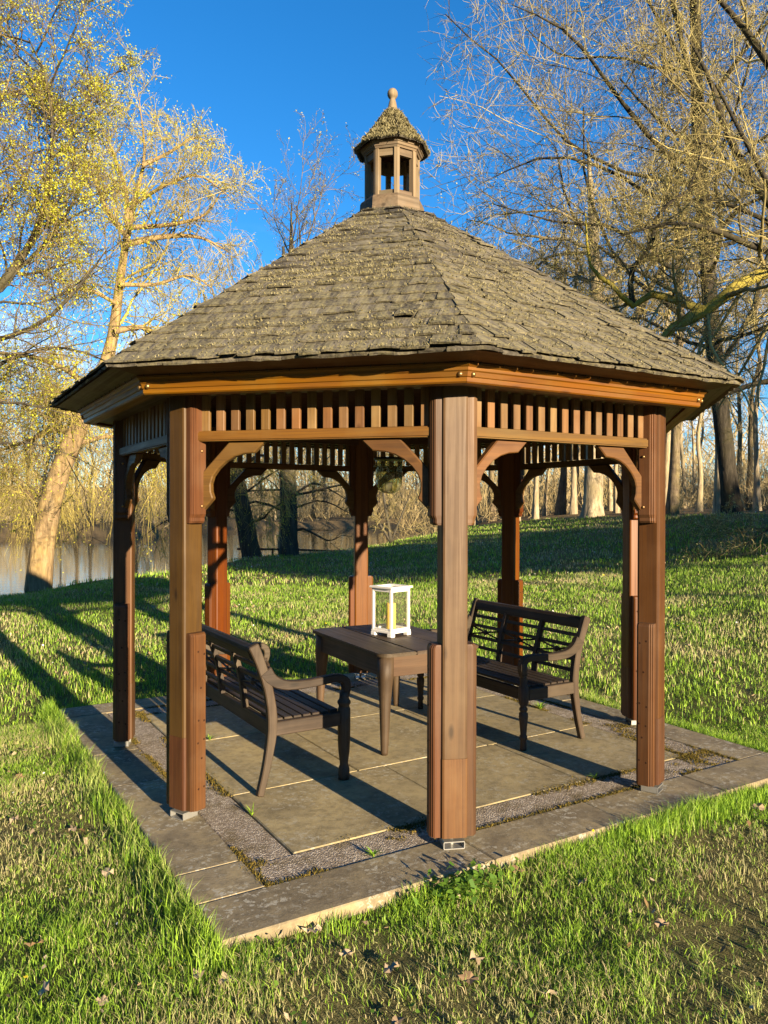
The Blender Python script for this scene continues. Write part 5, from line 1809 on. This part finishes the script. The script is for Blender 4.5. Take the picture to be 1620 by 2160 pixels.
# clover and other broad leaves in patches
def flat_leaves(x, y, z, s, tilt):
    n = len(x)
    c = np.stack([x, y, z], -1)
    a = rng.uniform(0, 2 * math.pi, n)
    u = np.stack([np.cos(a), np.sin(a), rng.normal(size=n) * tilt], -1); v_ = np.stack([-np.sin(a), np.cos(a), rng.normal(size=n) * tilt], -1)
    s = s[:, None]
    up = np.array([0, 0, 1.0])
    V = np.stack([c - u * s, c - u * s * .2 + v_ * s * .75 + up * s * .15, c + u * s, c - u * s * .2 - v_ * s * .75 + up * s * .15], 1).reshape(-1, 3)
    return V, np.arange(n * 4).reshape(-1, 4)


x, y, d = scatter(26000, 2.2, 16)
k = vnoise(x, y, .5) * .7 + vnoise(x, y, .16) * .4 > .66
x, y = x[k], y[k]
V_, Q_ = flat_leaves(x, y, terrain(x, y) + rng.uniform(.015, .055, len(x)), rng.uniform(.006, .014, len(x)), .4)
V2, Q2 = flat_leaves(*(lambda q_: (q_[0], q_[1], terrain(q_[0], q_[1]) + rng.uniform(.03, .1, 260)))((rng.normal(size=260) * .11 - .95, rng.normal(size=260) * .05 - 2.2)), rng.uniform(.01, .02, 260), .5)
V_, Q_ = np.concatenate([V_, V2]), np.concatenate([Q_, Q2 + len(V_)])
tag(link("clover", np_mesh("clover", V_, quads=Q_, mats=[M_herb], attrs={"dry": np.zeros(len(V_))})), "bright green clover and weeds growing through the lawn", "ground cover", None, "stuff")

# leaf litter
x, y, d = scatter(15000, 2.2, 34)
k = (vnoise(x, y, 1.6) * .7 + vnoise(x, y, .4) * .4 > .5) & (wooded(x, y) < .6)
x, y, d = x[k], y[k], d[k]
V_, Q_ = flat_leaves(x, y, terrain(x, y) + rng.uniform(.012, .04, len(x)), rng.uniform(.006, .016, len(x)) * (1 + d / 26), .7)
tag(link("leaf_litter", np_mesh("leaf_litter", V_, quads=Q_, mats=[M_litter])), "scattered small dead leaves and bits of straw in the lawn", "leaf litter", None, "stuff")
# daisies and celandines
x, y, d = scatter(1500, 2.6, 30)
k = (vnoise(x, y, 2.0) > .5) & (wooded(x, y) < .5)
x, y, d = x[k], y[k], d[k]
V_, Q_ = flat_leaves(x, y, terrain(x, y) + rng.uniform(.05, .075, len(x)), rng.uniform(.005, .009, len(x)) * (1 + d / 14), .3)
mi = (rng.random(len(Q_)) < .22).astype(int)
tag(link("lawn_flowers", np_mesh("lawn_flowers", V_, quads=Q_, mats=[M_petal, M_petaly], mat_idx=mi)), "tiny white and yellow flowers dotted over the lawn", "flowers", None, "stuff")

# single larger dead leaves lying near the camera
def leaf_mesh(seed):
    r = random.Random(seed)
    n = 11
    v = [(0, 0, .006)]
    for i in range(n):
        a = 2 * math.pi * i / n
        rad = .030 * (.8 + .4 * r.random()) * (1.15 if i % 3 == 0 else .9)
        v.append((rad * math.cos(a) * 1.2, rad * math.sin(a) * .85, r.uniform(-.004, .022)))
    f = [(0, 1 + i, 1 + (i + 1) % n) for i in range(n)]
    return mesh("fallen_leaf", v, f, M_litter)


lm = [leaf_mesh(s) for s in range(5)]
for i, (px_, py_) in enumerate([(95, 2085), (30, 1725), (155, 1745), (228, 1838), (480, 2065), (590, 2030), (730, 2010), (660, 1960), (825, 2040), (1003, 2020), (990, 2065), (1230, 1860),
                               (1290, 1675), (1090, 1835), (1600, 1700), (215, 2110), (350, 1900), (75, 1990), (1160, 2090), (840, 2150), (500, 1870), (1395, 1950), (40, 1640), (420, 2050)]):
    ry = FW + RT * ((px_ - 810) / 1635.05) - UP * ((py_ - 1080) / 1635.05)
    tt = (CAM.z + .03) / -ry.z
    p = CAM + ry * tt
    if abs(p.x) < 2.1 and abs(p.y) < 2.1: continue
    o = link("fallen_leaf", lm[i % 5], None, Matrix.Translation((p.x, p.y, float(terrain(p.x, p.y)) + .022)) @ Matrix.Rotation(random.uniform(0, 6.3), 4, 'Z') @ Matrix.Rotation(random.uniform(-.6, .6), 4, 'X') @ Matrix.Scale(random.uniform(.7, 1.15), 4))
    tag(o, "pale curled dead leaf lying in the near grass", "leaf", "larger dead leaves in the near grass")
